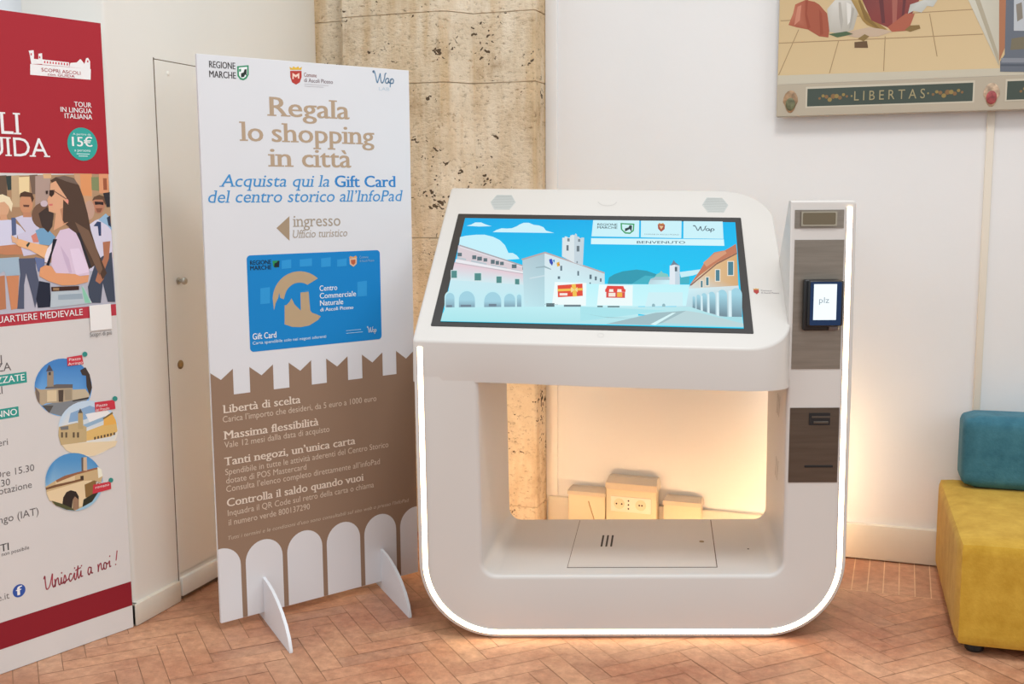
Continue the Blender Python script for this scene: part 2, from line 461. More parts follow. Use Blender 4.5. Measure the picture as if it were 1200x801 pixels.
# travertine pillar in the corner
def stone_material():
    m, nt, p = nodes_of('weathered_travertine')
    N = nt.nodes.new; L = nt.links.new
    tc = N('ShaderNodeTexCoord')
    mp = N('ShaderNodeMapping'); mp.inputs['Scale'].default_value = (1, 1, 1.6); L(tc.outputs['Object'], mp.inputs['Vector'])
    n1 = N('ShaderNodeTexNoise'); n1.inputs['Scale'].default_value = 4.5; n1.inputs['Detail'].default_value = 10; n1.inputs['Roughness'].default_value = 0.72
    n2 = N('ShaderNodeTexNoise'); n2.inputs['Scale'].default_value = 42; n2.inputs['Detail'].default_value = 5; n2.inputs['Roughness'].default_value = 0.75
    L(tc.outputs['Object'], n1.inputs['Vector']); L(mp.outputs['Vector'], n2.inputs['Vector'])
    r = N('ShaderNodeValToRGB'); e = r.color_ramp.elements
    e[0].position = 0.28; e[0].color = rgb((190, 164, 132)); e[1].position = 0.66; e[1].color = rgb((243, 229, 206))
    em = r.color_ramp.elements.new(0.44); em.color = rgb((226, 209, 182))
    L(n1.outputs['Fac'], r.inputs['Fac'])
    r2 = N('ShaderNodeValToRGB'); e = r2.color_ramp.elements
    e[0].position = 0.31; e[0].color = (0.45, 0.38, 0.30, 1); e[1].position = 0.45; e[1].color = (1, 1, 1, 1)
    L(n2.outputs['Fac'], r2.inputs['Fac'])
    mx = N('ShaderNodeMix'); mx.data_type = 'RGBA'; mx.blend_type = 'MULTIPLY'; mx.inputs[0].default_value = 0.9
    L(r.outputs['Color'], mx.inputs[6]); L(r2.outputs['Color'], mx.inputs[7])
    # rusty streaks running down the shaft
    mv = N('ShaderNodeMapping'); mv.inputs['Scale'].default_value = (9, 9, 1.1); L(tc.outputs['Object'], mv.inputs['Vector'])
    n4 = N('ShaderNodeTexNoise'); n4.inputs['Scale'].default_value = 1.0; n4.inputs['Detail'].default_value = 6; L(mv.outputs['Vector'], n4.inputs['Vector'])
    r4 = N('ShaderNodeValToRGB'); e = r4.color_ramp.elements
    e[0].position = 0.36; e[0].color = (0.84, 0.73, 0.58, 1); e[1].position = 0.52; e[1].color = (1, 1, 1, 1); L(n4.outputs['Fac'], r4.inputs['Fac'])
    m4 = N('ShaderNodeMix'); m4.data_type = 'RGBA'; m4.blend_type = 'MULTIPLY'; m4.inputs[0].default_value = 1.0
    L(mx.outputs[2], m4.inputs[6]); L(r4.outputs['Color'], m4.inputs[7]); mx = m4
    # pits, irregular and in patches
    wn = N('ShaderNodeTexNoise'); wn.inputs['Scale'].default_value = 30; L(tc.outputs['Object'], wn.inputs['Vector'])
    wm = N('ShaderNodeMix'); wm.data_type = 'RGBA'; wm.blend_type = 'LINEAR_LIGHT'; wm.inputs[0].default_value = 0.055
    L(mp.outputs['Vector'], wm.inputs[6]); L(wn.outputs['Color'], wm.inputs[7])
    vo = N('ShaderNodeTexVoronoi'); vo.inputs['Scale'].default_value = 23; L(wm.outputs[2], vo.inputs['Vector'])
    n3 = N('ShaderNodeTexNoise'); n3.inputs['Scale'].default_value = 6; L(tc.outputs['Object'], n3.inputs['Vector'])
    ad = N('ShaderNodeMath'); ad.operation = 'MULTIPLY_ADD'; ad.inputs[1].default_value = -1.5; ad.inputs[2].default_value = 0.80
    L(n3.outputs['Fac'], ad.inputs[0])
    lt = N('ShaderNodeMath'); lt.operation = 'LESS_THAN'; L(vo.outputs['Distance'], lt.inputs[0]); L(ad.outputs[0], lt.inputs[1])
    m3 = N('ShaderNodeMix'); m3.data_type = 'RGBA'; L(lt.outputs[0], m3.inputs[0]); L(mx.outputs[2], m3.inputs[6]); m3.inputs[7].default_value = rgb((92, 74, 54))
    L(m3.outputs[2], p.inputs['Base Color']); p.inputs['Roughness'].default_value = 0.85
    sb = N('ShaderNodeMath'); sb.operation = 'SUBTRACT'; L(n2.outputs['Fac'], sb.inputs[0]); L(lt.outputs[0], sb.inputs[1])
    b = N('ShaderNodeBump'); b.inputs['Strength'].default_value = 0.75; b.inputs['Distance'].default_value = 0.014
    L(sb.outputs[0], b.inputs['Height']); L(b.outputs['Normal'], p.inputs['Normal'])
    return m

def build_pillar():
    bm = bmesh.new()
    # plan outline of the shaft, counter-clockwise seen from above; courses with thin open joints between
    core = [(XL - 0.02, 4.47), (-2.375, 4.47), (-2.375, 4.40), (-2.36, 4.385), (-1.90, 4.385), (-1.865, 4.40), (-1.79, 4.505), (-1.515, 4.505), (-1.508, 4.512), (-1.508, YB + 0.02), (XL - 0.02, YB + 0.02)]
    def course(z0, z1, out):
        lo = [bm.verts.new((x, y, z0)) for x, y in out]; hi = [bm.verts.new((x, y, z1)) for x, y in out]
        bm.faces.new(lo[::-1]); bm.faces.new(hi)
        for i in range(len(out)):
            j = (i + 1) % len(out); bm.faces.new((lo[i], lo[j], hi[j], hi[i]))
    zs = [0.0, 0.13, 0.72, 1.34, 2.005, 2.30, 2.9, 3.5, 4.2]
    for a, b in zip(zs, zs[1:]): course(a + 0.002, b - 0.002, core)
    course(0, 4.19, [(x + (0.006 if x < -2 else -0.006), y + 0.006) for x, y in core])
    # one upright joint between two blocks of the front course
    o = from_bm('pillar', bm, stone_material(), None, sm=False)
    struct(o, 'weathered travertine pillar in the corner behind the sign', 'pillar')
build_pillar()

# narrow frame strip beside the pillar and a cable cover below the painting
struct(box('trim_1', (-1.507, YB - 0.012, 0.153), (-1.452, YB + 0.01, 4.2), M_WALL, bev=0.004), 'narrow white strip on the wall beside the pillar', 'trim')
struct(box('trim_2', (0.284, YB - 0.010, 0.153), (0.312, YB + 0.01, 1.84), mat('cream_cable_cover', (222, 212, 196), 0.5), bev=0.003), 'slim cream cable cover running down below the painting', 'trim')

# ------------------------------------------------------------------ printed artwork: (colour or corner colours, outline in metres on its sheet)
ART_SCREEN=[[["18d0f4","10ccf4","00b6ee","00a9e8"],[[.0826,.1007],[1.1006,.0999],[1.1158,.7304],[.0908,.7326]]],
["cdf0fa",[[.103,.6794],[.1196,.6891],[.1331,.7034],[.156,.704],[.1716,.6928],[.1841,.6862],[.1992,.6797],[.1525,.6761]]],
["cdf0fa",[[.2071,.6399],[.2199,.655],[.2382,.6669],[.2579,.6652],[.2771,.668],[.2954,.6822],[.3042,.694],[.3195,.706],[.3391,.7065],[.3583,.6931],[.3794,.6891],[.3963,.6781],[.4074,.6556],[.4392,.6406]]],
["c4effa",[[.0868,.6038],[.1076,.6133],[.1456,.6212],[.1779,.6221],[.2114,.6095],[.2393,.5879],[.2615,.5554],[.2785,.507],[.2942,.5074],[.3113,.4918],[.3224,.4709],[.233,.4575],[.0909,.5395]]],
["d8ccd2",[[.087,.5504],[.3458,.4274],[.3488,.3881],[.0935,.4585]]],
["a9a5ac",[[.0916,.5549],[.3456,.4295],[.3463,.4211],[.0914,.5461]]],
["e2dde2",[[.0941,.5451],[.3463,.4211],[.3467,.4149],[.0937,.5374]]],
["5c7078",[[.0905,.5024],[.1063,.5029],[.109,.4804],[.0933,.4799]]],
["5c7078",[[.1467,.488],[.1618,.4884],[.1645,.4639],[.1495,.4635]]],
["5c7078",[[.1659,.48],[.1835,.4805],[.1861,.4561],[.1686,.4555]]],
["5c7078",[[.1902,.4711],[.2039,.4715],[.2062,.4503],[.1924,.4499]]],
["5c7078",[[.2181,.4624],[.2324,.4628],[.2349,.4375],[.2206,.4371]]],
["5c7078",[[.2363,.4555],[.2488,.4559],[.251,.4328],[.2386,.4324]]],
["5c7078",[[.253,.4507],[.2667,.4512],[.2686,.4302],[.255,.4298]]],
["5c7078",[[.2973,.4363],[.3146,.4369],[.3166,.4129],[.2994,.4124]]],
["5c7078",[[.3368,.4229],[.3455,.4232],[.3469,.4046],[.3383,.4043]]],
["b9c4cc",[[.0924,.4767],[.1266,.4659],[.128,.4543],[.0939,.4649]]],
["b9c4cc",[[.1462,.4591],[.1801,.4485],[.1813,.4369],[.1476,.4475]]],
["b9c4cc",[[.1711,.4503],[.2048,.4398],[.206,.4282],[.1724,.4388]]],
["b9c4cc",[[.221,.434],[.2544,.4235],[.2554,.412],[.2221,.4225]]],
["b9c4cc",[[.2487,.4243],[.2819,.4139],[.2829,.4025],[.2498,.4129]]],
["b9c4cc",[[.2984,.4092],[.3314,.3989],[.3323,.3876],[.2994,.3979]]],
[["e6c6d0","e4c8d2","cfe6ec","cfeaf0"],[[.0873,.4424],[.3626,.3763],[.3686,.3129],[.0858,.3337]]],
["e9e9ee",[[.0893,.4616],[.3693,.3847],[.3763,.3726],[.0895,.4404]]],
["c4b8c0",[[.0892,.4425],[.375,.3746],[.3753,.3695],[.0894,.4362]]],
["cfe2e4",[[.0792,.394],[.104,.3948],[.1104,.3436],[.0859,.3428]]],
["4f8a88",[[.0822,.3899],[.102,.3906],[.1075,.3476],[.0878,.347]]],
["cfe2e4",[[.1652,.3812],[.1935,.3821],[.199,.3313],[.171,.3304]]],
["4f8a88",[[.1681,.3772],[.1915,.378],[.1961,.3353],[.173,.3345]]],
["cfe2e4",[[.2459,.3643],[.2691,.3651],[.2735,.3187],[.2505,.3179]]],
["4f8a88",[[.2487,.3604],[.2671,.3609],[.2707,.3226],[.2525,.322]]],
["cfe2e4",[[.3139,.3513],[.334,.3519],[.3374,.3098],[.3174,.3092]]],
["4f8a88",[[.3166,.3473],[.3318,.3478],[.3346,.3137],[.3195,.3132]]],
[["c6e8f0","c6e6ee","c0eaf2","bdeaf2"],[[.0858,.3337],[.3686,.3129],[.3616,.1853],[.0906,.17]]],
["bfe9f1",[[.0868,.1717],[.0784,.2338],[.0779,.2444],[.0794,.2541],[.0826,.2619],[.0873,.267],[.0931,.2689],[.0993,.2674],[.1053,.2627],[.1106,.2552],[.1145,.2457],[.1168,.2352],[.1247,.1731]]],
[["7f9fb0","9fd0e0","9fd0e0","9fd0e0","9fd0e0","9fd0e0","9fd0e0","9fd0e0","9fd0e0","9fd0e0","9fd0e0","9fd0e0","7f9fb0"],[[.0903,.1719],[.0824,.2307],[.082,.2393],[.0832,.2471],[.0859,.2534],[.0897,.2575],[.0944,.2591],[.0994,.2579],[.1043,.254],[.1086,.248],[.1118,.2403],[.1136,.2317],[.1212,.173]]],
["bfe9f1",[[.1325,.1772],[.1268,.2228],[.1262,.2403],[.1287,.2563],[.1342,.2692],[.1422,.2776],[.1517,.2808],[.162,.2783],[.1718,.2704],[.1804,.258],[.1867,.2424],[.1902,.225],[.1953,.1794]]],
[["7f9fb0","9fd0e0","9fd0e0","9fd0e0","9fd0e0","9fd0e0","9fd0e0","9fd0e0","9fd0e0","9fd0e0","9fd0e0","9fd0e0","7f9fb0"],[[.1361,.1773],[.1308,.2196],[.1303,.2351],[.1325,.2493],[.1374,.2607],[.1445,.2681],[.1529,.2709],[.162,.2687],[.1707,.2618],[.1782,.2508],[.1838,.237],[.187,.2216],[.1918,.1793]]],
["bfe9f1",[[.2199,.1822],[.2161,.2179],[.2158,.2363],[.2188,.2531],[.2248,.2667],[.2333,.2756],[.2434,.2789],[.2541,.2763],[.2644,.268],[.2731,.255],[.2794,.2385],[.2827,.2202],[.2861,.1845]]],
[["7f9fb0","9fd0e0","9fd0e0","9fd0e0","9fd0e0","9fd0e0","9fd0e0","9fd0e0","9fd0e0","9fd0e0","9fd0e0","9fd0e0","7f9fb0"],[[.2235,.1823],[.22,.2147],[.2197,.2311],[.2224,.2461],[.2278,.2582],[.2354,.2661],[.2444,.2691],[.254,.2668],[.2631,.2594],[.2708,.2478],[.2765,.2331],[.2795,.2168],[.2825,.1844]]],
["bfe9f1",[[.289,.1846],[.2849,.2292],[.2848,.2419],[.287,.2534],[.2913,.2627],[.2972,.2688],[.3042,.2711],[.3115,.2693],[.3184,.2637],[.3243,.2547],[.3285,.2434],[.3307,.2308],[.3344,.1863]]],
[["7f9fb0","9fd0e0","9fd0e0","9fd0e0","9fd0e0","9fd0e0","9fd0e0","9fd0e0","9fd0e0","9fd0e0","9fd0e0","9fd0e0","7f9fb0"],[[.2926,.1848],[.2888,.226],[.2887,.2367],[.2906,.2465],[.2942,.2543],[.2992,.2594],[.305,.2613],[.3112,.2598],[.317,.2551],[.322,.2475],[.3255,.238],[.3274,.2274],[.3309,.1861]]],
["bfe9f1",[[.3332,.1862],[.3282,.2466],[.3282,.2529],[.3293,.2586],[.3315,.2632],[.3344,.2662],[.3378,.2674],[.3414,.2665],[.3448,.2637],[.3477,.2593],[.3498,.2537],[.3508,.2474],[.3556,.187]]],
[["7f9fb0","9fd0e0","9fd0e0","9fd0e0","9fd0e0","9fd0e0","9fd0e0","9fd0e0","9fd0e0","9fd0e0","9fd0e0","9fd0e0","7f9fb0"],[[.3368,.1863],[.332,.2435],[.332,.2478],[.3328,.2517],[.3343,.2548],[.3363,.2568],[.3386,.2576],[.3411,.257],[.3434,.2551],[.3454,.2521],[.3468,.2483],[.3475,.244],[.3521,.1869]]],
["6d8090",[[.1401,.1927],[.177,.194],[.1784,.1817],[.1417,.1804]]],
["6d8090",[[.2376,.2009],[.2643,.2019],[.2657,.1876],[.2391,.1867]]],
["6d8090",[[.0916,.1891],[.1106,.1898],[.1124,.1765],[.0934,.1758]]],
[["b4cbd4","a8c2cc","b8dfe8","bfe6ee"],[[.3337,.4627],[.4115,.511],[.432,.1897],[.3627,.1873]]],
[["d6e4ea","c6dee6","c6f1f8","cdf2f8"],[[.4115,.511],[.6337,.3891],[.6378,.2008],[.432,.1897]]],
["b7a8a8",[[.3288,.4689],[.413,.5164],[.6335,.3973],[.6337,.3881],[.4136,.5067],[.3338,.4606]]],
["98b2ba",[[.3852,.4203],[.4167,.4296],[.4412,.4117],[.4416,.4055],[.4161,.4192],[.3857,.4141]]],
["c8dde4",[[.3678,.3561],[.4202,.3741],[.4208,.3659],[.3684,.348]]],
["2f48b0",[[.4303,.4689],[.44,.4745],[.4464,.4483],[.4438,.4305],[.4341,.4479]]],
["3a8fd0",[[.4431,.464],[.4514,.4695],[.4514,.4485]]],
["e0b03a",[[.4588,.4487],[.4683,.4563],[.4721,.4313],[.4626,.4248]]],
["d05a50",[[.4641,.4415],[.4702,.4438],[.4708,.4313]]],
["5f7480",[[.4733,.4314],[.4801,.4316],[.4816,.4016],[.4749,.4014]]],
["5f7480",[[.536,.4013],[.5421,.4015],[.5432,.374],[.5371,.3738]]],
["5f7480",[[.5799,.3812],[.5878,.3815],[.5886,.3552],[.5808,.355]]],
["5f7480",[[.5991,.3707],[.6063,.3709],[.6069,.3478],[.5997,.3475]]],
["5f7480",[[.6175,.3602],[.6235,.3604],[.624,.3403],[.618,.3401]]],
["5f7480",[[.4676,.3674],[.4761,.3677],[.4769,.3516],[.4684,.3513]]],
["5f7480",[[.5814,.3349],[.5863,.3351],[.5867,.3211],[.5819,.321]]],
["d9e4e8",[[.4716,.6079],[.4805,.6081],[.4801,.617],[.4904,.6151],[.4907,.6084],[.5007,.6109],[.5002,.6221],[.5101,.6291],[.5154,.6247],[.5229,.4507],[.4765,.4883]]],
["c3d3dc",[[.5154,.6247],[.5199,.6383],[.5254,.6295],[.5259,.6183],[.5349,.6141],[.5352,.6075],[.5428,.6077],[.5426,.6121],[.5529,.6102],[.5543,.4339],[.5229,.4507]]],
["78868e",[[.4903,.604],[.4991,.6042],[.5001,.5843],[.4912,.5841]]],
["78868e",[[.5304,.6007],[.5386,.6009],[.5393,.5832],[.5311,.583]]],
["66747c",[[.4892,.5599],[.4974,.5601],[.499,.5254],[.4909,.5252]]],
["66747c",[[.5272,.5566],[.5372,.5569],[.5386,.5212],[.5286,.5209]]],
["78868e",[[.5305,.4604],[.5348,.4605],[.5353,.4479],[.531,.4478]]],
["2898b0",[[.6452,.3271],[.6492,.3653],[.6682,.3861],[.6983,.4044],[.7467,.4162],[.783,.4102],[.8129,.3928],[.8487,.3788],[.8845,.3749],[.9322,.3745],[.9308,.3366]]],
["3fb0c4",[[.7288,.3298],[.7767,.3815],[.8306,.3732],[.9324,.3815],[.9308,.3366]]],
[["b8d0da","b8d0da","c8eef6","c8eef6"],[[.7884,.3368],[.7958,.362],[.8127,.3726],[.8666,.3764],[.8683,.209],[.7756,.2057]]],
["7fc6c0",[[.8066,.3643],[.8177,.3909],[.8287,.3994],[.8337,.4118],[.8395,.3998],[.8562,.3922],[.8616,.3661]]],
["a8c2cc",[[.7933,.3559],[.8127,.3746],[.8606,.3762],[.8638,.3582]]],
["dfe8f0",[[.8646,.4436],[.8842,.4546],[.8776,.2093],[.8579,.2086]]],
["c2d4e0",[[.8842,.4546],[.8997,.4447],[.8949,.2099],[.8776,.2093]]],
["6e7f90",[[.867,.4437],[.8747,.4616],[.8794,.4795],[.8845,.465],[.8997,.4447],[.8841,.4505]]],
["55656f",[[.8825,.4359],[.891,.4362],[.8902,.4095],[.8818,.4093]]],
["c4ecf4",[[.8985,.4057],[.9822,.4268],[.9814,.4084],[.9446,.387],[.9023,.3735]]],
[["e0c49a","d8a870","d2a878","cfe0e4"],[[.9696,.4131],[1.1075,.5318],[1.0985,.3274],[.9238,.3068]]],
["c07a5c",[[.9305,.3286],[.9697,.4162],[.9903,.4704],[1.0267,.5293],[1.0674,.5444],[1.1081,.5854],[1.1087,.5318],[1.0324,.4665],[.9685,.3877]]],
["d59a78",[[.984,.465],[1.0296,.5262],[1.0659,.5412],[1.0711,.5254],[.9948,.4395]]],
["8a5f50",[[.9305,.3286],[1.0323,.4654],[1.1086,.5307],[1.108,.5222],[1.0318,.4551],[.9363,.3269]]],
["e8e0d0",[[1.0699,.478],[1.0941,.4788],[1.088,.3886],[1.0643,.3878]]],
["4a7f90",[[1.0726,.4729],[1.0908,.4735],[1.0854,.3935],[1.0675,.3929]]],
["e8e0d0",[[1.0236,.4271],[1.0428,.4277],[1.0385,.353],[1.0195,.3524]]],
["4a7f90",[[1.0263,.422],[1.0395,.4225],[1.0358,.3579],[1.0228,.3575]]],
["e8e0d0",[[.9872,.3813],[1.0021,.3818],[.9993,.326],[.9846,.3255]]],
["4a7f90",[[.99,.3764],[.9989,.3766],[.9966,.3309],[.9878,.3306]]],
["e8e0d0",[[.9679,.3606],[.9803,.361],[.9781,.3135],[.9658,.3131]]],
["4a7f90",[[.9706,.3557],[.9771,.3559],[.9754,.3183],[.9689,.3181]]],
[["cdeef6","d6e0e2","8fa8b4","bfe0ea"],[[.9061,.3062],[1.0995,.3323],[1.0978,.1251],[.8796,.1981]]],
[["6f8794","9fd2e2","9fd2e2","9fd2e2","9fd2e2","9fd2e2","9fd2e2","9fd2e2","9fd2e2","9fd2e2","9fd2e2","9fd2e2","6f8794"],[[1.0611,.1492],[1.0701,.2862],[1.0717,.2964],[1.075,.3055],[1.0798,.3127],[1.0854,.3172],[1.0915,.3183],[1.0973,.316],[1.1022,.3104],[1.1059,.3019],[1.1079,.2914],[1.1079,.2798],[1.098,.1432]]],
[["6f8794","9fd2e2","9fd2e2","9fd2e2","9fd2e2","9fd2e2","9fd2e2","9fd2e2","9fd2e2","9fd2e2","9fd2e2","9fd2e2","6f8794"],[[1.0189,.1632],[1.0256,.2814],[1.0268,.2896],[1.0295,.2969],[1.0333,.3027],[1.0379,.3061],[1.0428,.3069],[1.0476,.3049],[1.0517,.3002],[1.0547,.2931],[1.0564,.2844],[1.0566,.2748],[1.0492,.157]]],
[["6f8794","9fd2e2","9fd2e2","9fd2e2","9fd2e2","9fd2e2","9fd2e2","9fd2e2","9fd2e2","9fd2e2","9fd2e2","9fd2e2","6f8794"],[[.9888,.176],[.9939,.2762],[.9947,.282],[.9966,.2872],[.9994,.2913],[1.0028,.2936],[1.0064,.294],[1.01,.2923],[1.013,.2886],[1.0153,.2832],[1.0166,.2766],[1.0168,.2693],[1.0113,.1694]]],
[["6f8794","9fd2e2","9fd2e2","9fd2e2","9fd2e2","9fd2e2","9fd2e2","9fd2e2","9fd2e2","9fd2e2","9fd2e2","9fd2e2","6f8794"],[[.9665,.1863],[.9704,.273],[.971,.2772],[.9724,.2809],[.9745,.2837],[.977,.2853],[.9797,.2854],[.9824,.2839],[.9847,.281],[.9864,.2767],[.9874,.2716],[.9875,.2659],[.9833,.1795]]],
[["6f8794","9fd2e2","9fd2e2","9fd2e2","9fd2e2","9fd2e2","9fd2e2","9fd2e2","9fd2e2","9fd2e2","9fd2e2","9fd2e2","6f8794"],[[.9496,.1931],[.9527,.267],[.9531,.2698],[.9541,.2723],[.9556,.2742],[.9574,.2752],[.9594,.275],[.9613,.2737],[.963,.2714],[.9643,.2681],[.965,.2641],[.9652,.2597],[.9619,.1861]]],
[["6f8794","9fd2e2","9fd2e2","9fd2e2","9fd2e2","9fd2e2","9fd2e2","9fd2e2","9fd2e2","9fd2e2","9fd2e2","9fd2e2","6f8794"],[[.936,.1982],[.9384,.2601],[.9387,.2619],[.9394,.2635],[.9405,.2647],[.9418,.2651],[.9433,.2648],[.9447,.2637],[.9459,.2618],[.9468,.2592],[.9473,.2561],[.9474,.2527],[.9449,.1911]]],
["d8eff5",[[1.0629,.3018],[1.0735,.3021],[1.0636,.1347],[1.0525,.1379]]],
["d8eff5",[[1.0214,.2907],[1.0296,.291],[1.0226,.1478],[1.0137,.1511]]],
["d8eff5",[[.9906,.28],[.9964,.2802],[.9916,.1631],[.9849,.1666]]],
["d8eff5",[[.9679,.2695],[.9726,.2697],[.9695,.1771],[.9639,.1806]]],
["a6dce4",[[.0841,.1433],[1.0997,.1579],[1.0995,.1018],[.0833,.1013]]],
[["bdf2fa","bdf2fa","c8f4fb","c8f4fb"],[[.5613,.3243],[.9306,.3316],[.9146,.2106],[.5544,.1941]]],
["cdeef4",[[.7879,.2827],[.9055,.2867],[.903,.2102],[.7756,.2019]]],
["8fb4be",[[.7987,.1971],[.7989,.2104],[.7992,.2133],[.7999,.2159],[.8011,.218],[.8026,.2194],[.8042,.2199],[.8058,.2195],[.8073,.2182],[.8084,.2162],[.8091,.2136],[.8093,.2107],[.8091,.1975]]],
["8fb4be",[[.8334,.1983],[.8337,.2116],[.834,.2145],[.8348,.2171],[.836,.2193],[.8374,.2206],[.8391,.2212],[.8407,.2208],[.8421,.2195],[.8432,.2174],[.8439,.2149],[.8441,.212],[.8438,.1987]]],
["8aa4ae",[[.8508,.2027],[.9144,.205],[.9137,.1862],[.8504,.184]]],
[["b6eaf0","c2eef4","b2e2e8","a8e4ea"],[[.0889,.1737],[.7519,.2048],[.7517,.1014],[.0831,.0986]]],
[["c0ecf2","b6e4ea","a8dce2","a8dce2"],[[.5544,.1922],[.926,.2073],[1.0991,.1198],[1.1002,.1054]]],
["a8e2ea",[[.5544,.1941],[.8504,.184],[.5575,.1142]]],
["9fbcc2",[[.6439,.1028],[.8099,.1695],[.9137,.1844],[.8319,.1153],[.7977,.1031]]],
["b9d4d8",[[.8319,.1153],[.9137,.1844],[.9591,.1749],[1.1003,.1216],[1.0997,.1054]]],
["9cc6cc",[[.5557,.1603],[.6489,.1359],[.7466,.1377],[.6373,.141]]],
["d6f4f6",[[.792,.1065],[.8674,.1716],[.8789,.172],[.809,.1036]]],
["c9f0f8",[[.583,.7257],[.7571,.7279],[.7556,.617],[.5799,.6176]]],
["c9f0f8",[[.7635,.727],[.9159,.7287],[.9111,.6148],[.7625,.6161]]],
["c9f0f8",[[.9229,.7277],[1.0686,.7292],[1.0649,.6147],[.9186,.6139]]],
["d4f4fa",[[.579,.6054],[1.0659,.6115],[1.0653,.5701],[.5795,.5669]]],
["2f9a5a",[[.6865,.7088],[.7391,.7056],[.7366,.6578],[.7227,.6372],[.7037,.639],[.6883,.6655]]],
["cdf0f4",[[.6917,.7009],[.734,.6975],[.7322,.6622],[.7214,.6462],[.7049,.648],[.6933,.6679]]],
["2b3b40",[[.7036,.6513],[.7035,.6727],[.7162,.6799],[.7212,.696],[.7302,.6916],[.7278,.6508],[.7213,.6687]]],
["a8503c",[[.826,.7033],[.8528,.7018],[.8509,.6722],[.8379,.6539],[.8269,.6738]]],
["e0c090",[[.831,.6944],[.8475,.6925],[.8382,.6696]]],
["c88a40",[[.8273,.7034],[.8313,.7126],[.8389,.7083],[.8466,.7131],[.8515,.7017]]],
["ecf9fb",[[.6154,.3211],[.7336,.3201],[.7326,.2042],[.6114,.2036]]],
["e2433a",[[.6442,.3151],[.7003,.315],[.7076,.2878],[.6376,.2874]]],
["e2433a",[[.6375,.2952],[.6518,.2947],[.6509,.278],[.6378,.2795]]],
["f4f0e4",[[.6517,.2957],[.666,.2952],[.6651,.2785],[.652,.28]]],
["e2433a",[[.666,.2962],[.6802,.2957],[.6793,.279],[.6662,.2805]]],
["f4f0e4",[[.6802,.2966],[.6945,.2961],[.6935,.2795],[.6804,.281]]],
["e2433a",[[.6945,.2971],[.7087,.2966],[.7077,.28],[.6946,.2815]]],
["d8504a",[[.6414,.2797],[.7065,.2799],[.7067,.2471],[.642,.2467]]],
["f4e8dc",[[.6498,.2741],[.6734,.2749],[.6737,.2536],[.6502,.2528]]],
["f0b040",[[.6793,.2771],[.697,.2777],[.6973,.2525],[.6796,.2519]]],
["5a6e74",[[.6127,.1999],[.6313,.2006],[.6315,.193],[.6129,.1924]]],
["5a6e74",[[.6477,.2002],[.6884,.2017],[.6885,.1941],[.6478,.1927]]],
["eef9fa",[[.4593,.3309],[.5714,.3286],[.5736,.1985],[.4572,.202]]],
["e04a34",[[.47,.3113],[.5572,.3241],[.561,.2536],[.475,.2429]]],
["f0c050",[[.519,.3189],[.5333,.3214],[.541,.25],[.5269,.2476]]],
["f0c050",[[.4712,.2896],[.5593,.2985],[.5598,.2847],[.472,.2759]]],
["f4d890",[[.5173,.303],[.5311,.2877],[.5188,.2696]]],
["f4d890",[[.54,.3037],[.5311,.2877],[.5425,.2724]]],
["f6e6e0",[[.4796,.2663],[.507,.2673],[.5076,.2537],[.4804,.2527]]],
["5a6e74",[[.4368,.2079],[.465,.2089],[.4661,.189],[.438,.188]]],
["6a7c84",[[.4978,.2015],[.5564,.2036],[.5568,.1923],[.4984,.1902]]]]
